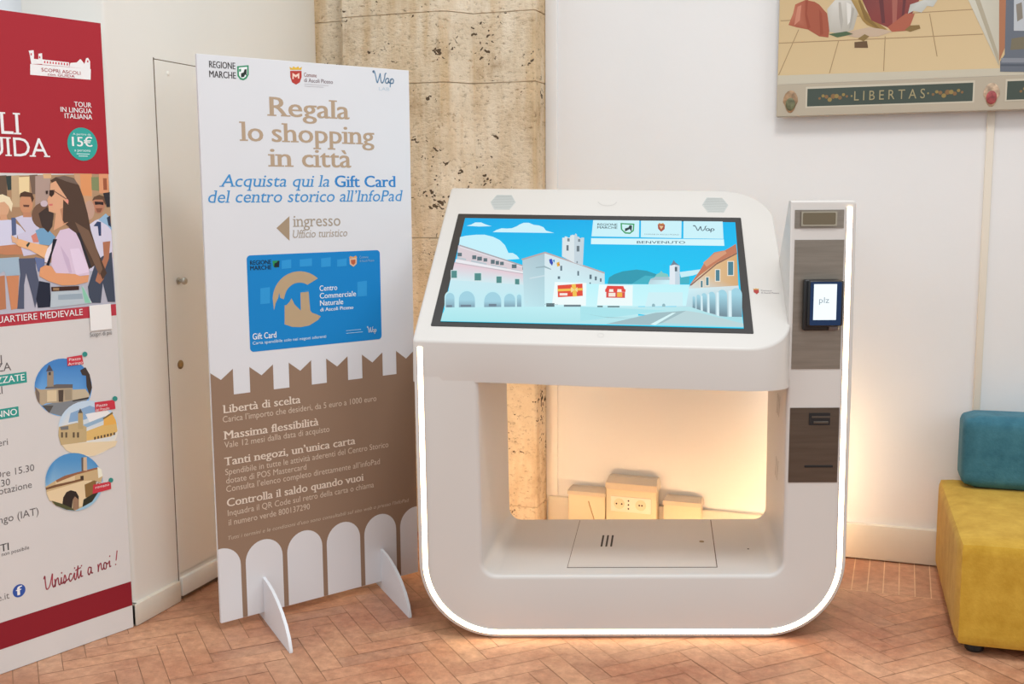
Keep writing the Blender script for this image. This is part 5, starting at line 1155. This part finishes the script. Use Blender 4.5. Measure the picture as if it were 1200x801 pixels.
BODY = (
    (('Libert\u00e0 di scelta', 0.040, 0.344, 0.764), ('Carica l\u2019importo che desideri, da 5 euro a 1000 euro', 0.038, 0.672, 0.7315)),
    (('Massima flessibilit\u00e0', 0.039, 0.416, 0.670), ('Vale 12 mesi dalla data di acquisto', 0.040, 0.462, 0.639)),
    (('Tanti negozi, un\u2019unica carta', 0.038, 0.572, 0.575), ('Spendibile in tutte le attivit\u00e0 aderenti del Centro Storico', 0.039, 0.722, 0.5405), ('dotate di POS Mastercard', 0.041, 0.360, 0.509), ('Consulta l\u2019elenco completo direttamente all\u2019infoPad', 0.040, 0.681, 0.4785)),
    (('Controlla il saldo quando vuoi', 0.041, 0.606, 0.4245), ('Inquadra il QR Code sul retro della carta o chiama', 0.042, 0.651, 0.390), ('il numero verde 800137290', 0.044, 0.369, 0.3545)))
for para in BODY:
    for k, (s, x0, x1, y) in enumerate(para):
        pr = Print(BF, BG, base=0.0014)
        if k == 0: pr.text('dccdbd', s, x0, x1, y, 0.029, bold=0.016, serif=True)
        else: pr.text('cdbba8', s, x0, x1, y, 0.022)
        pr.build('text_line' if k else 'text_heading', M_INK, panel)
pr = Print(BF, BG, base=0.0014)
pr.text('c4b29e', 'Tutti i termini e le condizioni d\u2019uso sono consultabili sul sito web o presso l\u2019InfoPad', 0.039, 0.813, 0.302, 0.014, shear=0.2)
pr.build('text_line', M_INK, panel)
# curved feet slotted through the panel, set a little askew
for s, ang in ((0.165, 43.0), (0.6625, 46.0)):
    J = Vector((s, 0.004, 0))
    a = math.radians(-ang) - bang
    d = Vector((math.cos(a), math.sin(a), 0)); w = Vector((-d.y, d.x, 0))
    prof = [(-0.20, 0.0), (0.335, 0.0), (0.337, 0.012)]
    for i in range(1, 11):
        t = i / 10; prof.append((0.337 * (1 - t) ** 0.9 if t < 1 else 0.0, 0.012 + 0.150 * math.sin(t * math.pi / 2) ** 1.0 * (0.25 + 0.75 * t) / 1.0))
    prof = [(-0.20, 0.0), (0.335, 0.0), (0.336, 0.010), (0.318, 0.045), (0.285, 0.078), (0.240, 0.106), (0.185, 0.130), (0.120, 0.148), (0.060, 0.157), (0.0, 0.160), (-0.06, 0.150), (-0.12, 0.118), (-0.17, 0.065), (-0.198, 0.012)]
    plate('foot', [(x, z) for x, z in prof], 0.011, (J + w * 0.0055 if False else J, d, (0, 0, 1)), M_BOARD, board)

# ------------------------------------------------------------------ guided tour poster
pdir = Vector((0.3053, 0.9523, 0)); pang = math.atan2(pdir.y, pdir.x)
poster = thing('tour_poster', 'tall red and white guided tour poster panel at the left edge', 'poster', (-2.5388, 3.0410, 0), pang)
M_PANEL = mat('white_poster_panel', (226, 224, 222), 0.5, noise=0.01)
bm = bmesh.new(); bm_box(bm, (-0.86, 0.0, 0.001), (0, 0.014, 2.096), 0.001, 1)
ppanel = from_bm('panel', bm, M_PANEL, poster)
PF = ((0, 0, 0), (1, 0, 0), (0, 0, 1))
PG = 1.42
pr = Print(PF, PG)
RED = '96212c'
pr.rect(RED, -0.86, 1.600, -0.0005, 2.0955)
pr.art(ART_SKYLINE)
pr.text(RED, 'SCOPRI ASCOLI', -0.219, -0.084, 1.9215, 0.0105); pr.text(RED, 'con GUIDA', -0.199, -0.105, 1.9105, 0.008)
for s, z in (('TOUR', 1.818), ('IN LINGUA', 1.7985), ('ITALIANA', 1.779)): pr.text('ecdcd8', s, 0, -0.051, z, 0.0155, bold=0.012, right=True)
pr.text('f0e4e0', 'ASCOLI', 0, -0.300, 1.720, 0.066, bold=0.0, serif=True, right=True)
pr.text('f0e4e0', 'GUIDA', 0, -0.208, 1.652, 0.058, bold=0.0, serif=True, right=True)
pr.disc('2f958c', -0.0915, 1.697, 0.054, 32)
pr.text('e4f0ec', '15\u20ac', -0.128, -0.056, 1.690, 0.030, bold=0.02)
pr.text('c4e0dc', 'a persona', -0.122, -0.064, 1.673, 0.009); pr.text('c4e0dc', 'A partire da', -0.124, -0.060, 1.726, 0.007)
pr.rect('b8dcd8', -0.115, 1.664, -0.068, 1.6665); pr.rect('b8dcd8', -0.108, 1.657, -0.075, 1.6595)
pr.build('red_header', M_INK, ppanel)
pr = Print(PF, PG, base=0.0002)
xs = [-0.86, -0.0005]
ph = Print(PF, PG, base=0.0003, step=0.00003)
for col, pts in ART_PHOTO:
    # keep the picture inside its rectangle
    ph.poly(col, [(min(max(x, -0.86 if False else -0.50), -0.0007), min(max(z, 1.160), 1.601)) for x, z in pts])
ph.build('group_photo', M_INK, ppanel)
pr.rect('a83340', -0.86, 1.121, -0.0006, 1.166)
pr.rect('9c8064', -0.86, 1.166, -0.499, 1.60)
pr.off = 0.0045
pr.text('f0dcdc', 'TOUR CLASSICO \u00b7 QUARTIERE MEDIEVALE', 0, -0.128, 1.134, 0.0205, bold=0.004, right=True)
pr.rect('d8d8d4', -0.103, 1.077, -0.023, 1.163)
pr.text('4a4a4c', 'Scopri di pi\u00f9', -0.106, -0.025, 1.058, 0.014)
pr.build('route_band', M_INK, ppanel)
K = '5c5858'
def detail(*items, band=None):
    pr = Print(PF, PG)
    if band: pr.rect('2f8a80', *band)
    for c, s, x1, z, h, bd in items: pr.text(c, s, 0, x1, z, h, bold=bd, right=True)
    pr.build('text_line', M_INK, ppanel)
for it in ((K, 'I', -0.411, 1.006, 0.026, 0), (K, 'PARTENZA', -0.383, 0.980, 0.026, 0), (K, 'LI', -0.416, 0.909, 0.024, 0), (K, 'ieri', -0.410, 0.743, 0.022, 0), (K, '10.00 / Ore 15.30', -0.329, 0.642, 0.022, 0), (K, '10.30', -0.412, 0.612, 0.022, 0), (K, 'su prenotazione', -0.341, 0.588, 0.022, 0),
        (K, 'dell\u2019Arengo (IAT)', -0.324, 0.494, 0.024, 0), ('3c3a3a', 'TUTI', -0.431, 0.402, 0.024, 0.012), ('3c3a3a', 'ti non possibile', -0.364, 0.387, 0.012, 0), ('6c6a68', 'e.it', -0.440, 0.243, 0.022, 0)): detail(it)
detail(('d8ece8', 'PERSONALIZZATE', -0.341, 0.942, 0.021, 0.01), band=(-0.62, 0.934, -0.334, 0.969))
detail(('d8ece8', 'TUTTO L\u2019ANNO', -0.374, 0.835, 0.020, 0.01), band=(-0.62, 0.828, -0.368, 0.861))
pr = Print(PF, PG)
pr.disc('2c4c94', -0.407, 0.258, 0.0215); pr.text('e0e4f0', 'f', -0.4155, -0.398, 0.244, 0.029, bold=0.03)
SCR = [[(0.0, 0.85), (0.1, 1.0), (0.12, 0.5), (0.2, 0.02), (0.5, 0.2), (0.8, 1.0), (0.75, 0.3), (0.85, 0.0), (1.0, 0.2)],
       [(1.0, 0.55), (1.02, 0.3), (1.0, 0.0), (1.1, 0.4), (1.3, 0.55), (1.35, 0.1), (1.5, 0.05), (1.62, 0.5), (1.6, 0.1), (1.75, 0.1), (1.95, 0.6), (2.05, 0.2), (1.9, 0.0), (1.8, 0.1), (2.1, 0.15), (2.3, 0.25)],
       [(1.66, 0.82), (1.68, 0.88)], [(2.62, 0.5), (2.45, 0.55), (2.33, 0.25), (2.45, 0.0), (2.7, 0.2), (2.88, 0.5), (2.85, 0.1), (3.0, 0.05), (3.25, 0.95), (3.18, 0.4), (3.25, 0.02), (3.4, 0.2), (3.52, 0.5), (3.5, 0.1), (3.65, 0.08)],
       [(2.92, 0.85), (2.94, 0.9)], [(3.0, 0.68), (3.5, 0.76)], [(3.58, 0.85), (3.6, 0.9)],
       [(4.5, 0.5), (4.3, 0.55), (4.18, 0.22), (4.3, 0.0), (4.5, 0.3), (4.52, 0.5), (4.52, 0.1), (4.65, 0.05)],
       [(5.2, 0.55), (5.22, 0.3), (5.2, 0.0), (5.3, 0.4), (5.5, 0.55), (5.55, 0.1), (5.72, 0.1), (5.85, 0.5), (6.05, 0.4), (6.0, 0.05), (5.82, 0.05), (5.78, 0.35), (5.9, 0.5), (6.2, 0.35), (6.38, 0.5), (6.36, 0.1), (6.5, 0.08)],
       [(6.42, 0.85), (6.44, 0.9)], [(7.2, 1.1), (7.05, 0.4)], [(6.98, 0.06), (6.99, 0.1)]]
SCR = [[(x, y + x * 0.035) for x, y in p] for p in SCR]
pr.build('web_emblem', M_INK, ppanel); pr = Print(PF, PG)
pr.strokes('a04450', SCR, -0.321, 0.234, 0.0378, 0.046, 0.0042)
pr.build('handwritten_line', M_INK, ppanel); pr = Print(PF, PG)
pr.rect('7c1824', -0.86, 0.083, -0.0006, 0.171)
pr.build('foot_stripe', M_INK, ppanel)
pr = Print(PF, PG, base=0.0008, step=0.00003)
pr.art(ART_ROUND)
for (s1, s2), x, z in ((('Piazza', 'Arringo'), -0.186, 0.985), (('Piazza', 'del Popolo'), -0.097, 0.815), (('Ponte', 'romano'), -0.114, 0.549)):
    pr.text('f0dcdc', s1, x, x + 0.042, z, 0.009); pr.text('f0dcdc', s2, x - 0.004, x + 0.048, z - 0.014, 0.009)
for x, z, n in ((-0.136, 1.008, '1'), (-0.0335, 0.838, '2'), (-0.0575, 0.588, '3')): pass
pr.build('round_photos', M_INK, ppanel)

# ------------------------------------------------------------------ painting on the back wall (generic tiled-floor picture)
painting = thing('painting', 'large old painting of a tiled floor with a LIBERTAS band, hung at top right', 'painting', (0, YB - 0.06, 0), 0)
PX0, PX1, PZ0, PZ1 = -0.507, 1.20, 1.829, 2.75
bm = bmesh.new(); bm_box(bm, (PX0, 0.0, PZ0), (PX1, 0.034, PZ1), 0.004, 2)
wood = from_bm('panel', bm, mat('grey_beige_painted_wood', (186, 176, 160), 0.55, noise=0.06, scale=7), painting)
bm = bmesh.new(); bm_box(bm, (-0.3, 0.034, 2.2), (0.9, 0.059, 2.26)); from_bm('hanging_batten', bm, mat('batten_wood', (120, 96, 70), 0.7), painting)
QF = ((0, 0, 0), (1, 0, 0), (0, 0, 1))
QG = 0.9
pr = Print(QF, QG, step=0.00003)
pr.rect('dcc090', PX0 + 0.003, 2.0, PX1 - 0.003, PZ1 - 0.003)
for col, pts in ART_PAINT: pr.poly(col, [(min(max(x, PX0 + 0.003), PX1 - 0.003), min(z, PZ1 - 0.003)) for x, z in pts])
pr.build('picture', M_INK, wood)
pr = Print(QF, QG)
pr.rect('ccc4b0', PX0 + 0.002, 1.958, PX1 - 0.002, 2.004)
pr.rect('bcb09c', PX0 + 0.002, 1.832, PX1 - 0.002, 1.956)
for x0, x1 in ((-0.387, 0.226), (0.345, 0.958)):
    pr.rect('cfc6b2', x0 - 0.006, 1.862, x1 + 0.006, 1.944); pr.rect('4a544c', x0, 1.867, x1, 1.936)
    for c in (x0 + 0.10, x1 - 0.09):
        for k in range(9):
            pr.disc('9a8450' if k % 2 else '8a6a48', c + (k - 4) * 0.013, 1.901 + (0.010 if k % 2 else -0.004) * math.cos(k), 0.010 - abs(k - 4) * 0.0012, 8)
    pr.disc('9a8c60', x0 + 0.17, 1.902, 0.004, 8)
    pr.disc('9a8c60', x1 - 0.16, 1.902, 0.004, 8)
pr.text('a89c78', 'L I B E R T A S', -0.207, 0.055, 1.884, 0.036)
pr.build('inscription_band', M_INK, wood)
# small carved-looking shields on the band
for cx, c1, c2 in ((-0.452, '9c7c5c', '6a6a4c'), (0.292, 'b49a80', 'a04848')):
    bm = bmesh.new()
    r = bmesh.ops.create_uvsphere(bm, u_segments=14, v_segments=8, radius=1)
    for v in bm.verts: v.co = Vector((cx + v.co.x * 0.030 * (1 if v.co.z > -0.2 else 0.75), -0.0005 + v.co.y * 0.006, 1.888 + v.co.z * 0.045))
    sh = from_bm('shield', bm, mat('shield_' + c1, (int(c1[:2], 16), int(c1[2:4], 16), int(c1[4:], 16)), 0.6, noise=0.45, scale=55), wood)
    bm = bmesh.new()
    r = bmesh.ops.create_uvsphere(bm, u_segments=12, v_segments=8, radius=1)
    for v in bm.verts: v.co = Vector((cx + v.co.x * 0.019, -0.005 + v.co.y * 0.005, 1.878 + v.co.z * 0.026))
    from_bm('boss', bm, mat('boss_' + c2, (int(c2[:2], 16), int(c2[2:4], 16), int(c2[4:], 16)), 0.6, noise=0.4, scale=70), sh)

# ------------------------------------------------------------------ socket boxes low on the back wall
M_BOX = mat('cream_plastic_box', (222, 206, 176), 0.5)
M_LID = mat('translucent_grey_lid', (206, 190, 168), 0.3)
M_PLATE = mat('white_socket_plate', (232, 224, 208), 0.4)
def wall_box(label, x0, x1, top, depth, lid, socket=False, cable=False):
    o = thing('socket_box', label, 'socket box', ((x0 + x1) / 2, YB - 0.022, 0))
    w = (x1 - x0) / 2
    bm = bmesh.new(); bm_box(bm, (-w, -depth, 0.0), (w, 0.0, top - lid), 0.004, 2); from_bm('body', bm, M_BOX, o)
    bm = bmesh.new()
    vs = []
    for z, d, e in ((top - lid, depth + 0.004, 0.003), (top - lid * 0.45, depth + 0.002, 0.002), (top, depth * 0.45, -0.004)):
        vs.append([bm.verts.new(p) for p in ((-w - e, -d, z), (w + e, -d, z), (w + e, 0.018 if z > 0.155 else 0, z), (-w - e, 0.018 if z > 0.155 else 0, z))])
    bm.faces.new(vs[0][::-1]); bm.faces.new(vs[-1])
    for a, b in zip(vs, vs[1:]):
        for i in range(4): bm.faces.new((a[i], a[(i + 1) % 4], b[(i + 1) % 4], b[i]))
    from_bm('lid', bm, M_LID, o, sm=False)
    if socket:
        pl = box('socket_plate', (-w + 0.022, -depth - 0.006, 0.128), (w - 0.022, -depth + 0.001, 0.198), M_PLATE, o, 0.003)
        for cx in (-0.052, 0.045):
            bm = bmesh.new(); bm_cyl(bm, (cx, -depth - 0.0055, 0.165), (0, -1, 0), 0.024, 0.024, 0.002, 24); f = from_bm('socket', bm, M_BOX, pl)
            bm = bmesh.new()
            for dx in (-0.012, 0.012) if cx < 0 else (-0.006, 0.006): bm_cyl(bm, (cx + dx, -depth - 0.0072, 0.165), (0, -1, 0), 0.004, 0.004, 0.001, 10)
            from_bm('pin_hole', bm, M_SLOT, f)
        bm = bmesh.new()
        for dz in (-0.018, 0, 0.018): bm_cyl(bm, (-0.010, -depth - 0.0056, 0.163 + dz), (0, -1, 0), 0.004, 0.004, 0.001, 10)
        from_bm('earth_contact', bm, M_SLOT, pl)
    if cable:
        bm = bmesh.new(); P = catmull([(0.0, 0.160), (0.012, 0.12), (0.028, 0.07), (0.030, 0.02)], 6)
        bm_c = [(p.x + 0.01, -depth - 0.003, p.y) for p in P]
        for a, b in zip(bm_c, bm_c[1:]): bm_cyl(bm, a, Vector(b) - Vector(a), 0.0025, 0.0025, (Vector(b) - Vector(a)).length, 8)
        from_bm('cable', bm, mat('beige_cable', (188, 160, 122), 0.6), o)
    return o
wall_box('low cream trunking box nearest the pillar, behind the kiosk', -1.385, -1.212, 0.213, 0.045, 0.028, cable=True)
wall_box('tallest cream box with sockets, low on the wall behind the kiosk', -1.205, -0.978, 0.278, 0.055, 0.05, socket=True)
wall_box('low cream trunking box right of the socket box, behind the kiosk', -0.948, -0.784, 0.206, 0.045, 0.03)

# ------------------------------------------------------------------ upholstered bench and back cushion
def fabric(name, c, dark, light):
    m, nt, p = nodes_of(name)
    N = nt.nodes.new; L = nt.links.new
    tc = N('ShaderNodeTexCoord'); mp = N('ShaderNodeMapping'); mp.inputs['Scale'].default_value = (3, 3, 3); L(tc.outputs['Object'], mp.inputs['Vector'])
    n = N('ShaderNodeTexNoise'); n.inputs['Scale'].default_value = 4; n.inputs['Detail'].default_value = 9; n.inputs['Roughness'].default_value = 0.7; L(mp.outputs['Vector'], n.inputs['Vector'])
    r = N('ShaderNodeValToRGB'); e = r.color_ramp.elements
    e[0].position = 0.3; e[0].color = rgb(dark); e[1].position = 0.72; e[1].color = rgb(light)
    L(n.outputs['Fac'], r.inputs['Fac']); L(r.outputs['Color'], p.inputs['Base Color'])
    w = N('ShaderNodeTexNoise'); w.inputs['Scale'].default_value = 130; w.inputs['Detail'].default_value = 3; L(tc.outputs['Object'], w.inputs['Vector'])
    b = N('ShaderNodeBump'); b.inputs['Strength'].default_value = 0.25; b.inputs['Distance'].default_value = 0.004; L(w.outputs['Fac'], b.inputs['Height']); L(b.outputs['Normal'], p.inputs['Normal'])
    p.inputs['Roughness'].default_value = 0.85; p.inputs['Sheen Weight'].default_value = 0.08; p.inputs['Specular IOR Level'].default_value = 0.2
    return m
M_MUSTARD = fabric('mustard_velvet', 0, (180, 138, 40), (208, 168, 66))
M_TEAL = fabric('teal_velvet', 0, (48, 98, 116), (74, 128, 144))
def cushion_bm(lo, hi, r, puff):
    """soft block: rounded edges, faces slightly crowned"""
    bm = bmesh.new(); bmesh.ops.create_cube(bm, size=2.0)
    bmesh.ops.subdivide_edges(bm, edges=bm.edges[:], cuts=9, use_grid_fill=True)
    h = [(hi[i] - lo[i]) / 2 for i in range(3)]; c = [(hi[i] + lo[i]) / 2 for i in range(3)]
    for v in bm.verts:
        p = [0, 0, 0]; q = [v.co[i] for i in range(3)]
        # push the grid towards the edges so the rounding has enough rows
        s = [math.copysign(abs(t) ** 0.55, t) if abs(t) > 1e-6 else 0 for t in q]
        w = [s[i] * h[i] for i in range(3)]
        core = [max(-h[i] + r, min(h[i] - r, w[i])) for i in range(3)]
        d = Vector([w[i] - core[i] for i in range(3)])
        if d.length > 1e-9: d = d.normalized() * r
        out = Vector(core) + d
        for i in range(3):
            j, k = (i + 1) % 3, (i + 2) % 3
            if abs(q[i]) > 0.999: out[i] += math.copysign(puff * (1 - q[j] ** 4) * (1 - q[k] ** 4), q[i])
        v.co = Vector(c) + out
    return bm
bench = thing('bench', 'mustard yellow upholstered bench on short black feet by the back wall', 'bench', (0.2135, 3.722, 0), math.radians(3.0))
bm = cushion_bm((0, 0, 0.034), (0.9, 0.875, 0.388), 0.022, 0.004)
seat = from_bm('seat', bm, M_MUSTARD, bench)
for x in (0.065, 0.835):
    for y in (0.075, 0.82):
        bm = bmesh.new(); lathe_bm(bm, (x, y, 0), (0, 0, 1), [(0.026, 0), (0.031, 0.006), (0.031, 0.028), (0.026, 0.042)], 20)
        from_bm('foot', bm, M_BLACK, bench)
bol = thing('back_cushion', 'teal block cushion lying on the mustard bench against the wall', 'cushion', (0.246, 4.415, 0.397), math.radians(3.0))
bm = cushion_bm((0.0, 0.0, 0.0), (0.85, 0.183, 0.275), 0.035, 0.004)
from_bm('cover', bm, M_TEAL, bol)
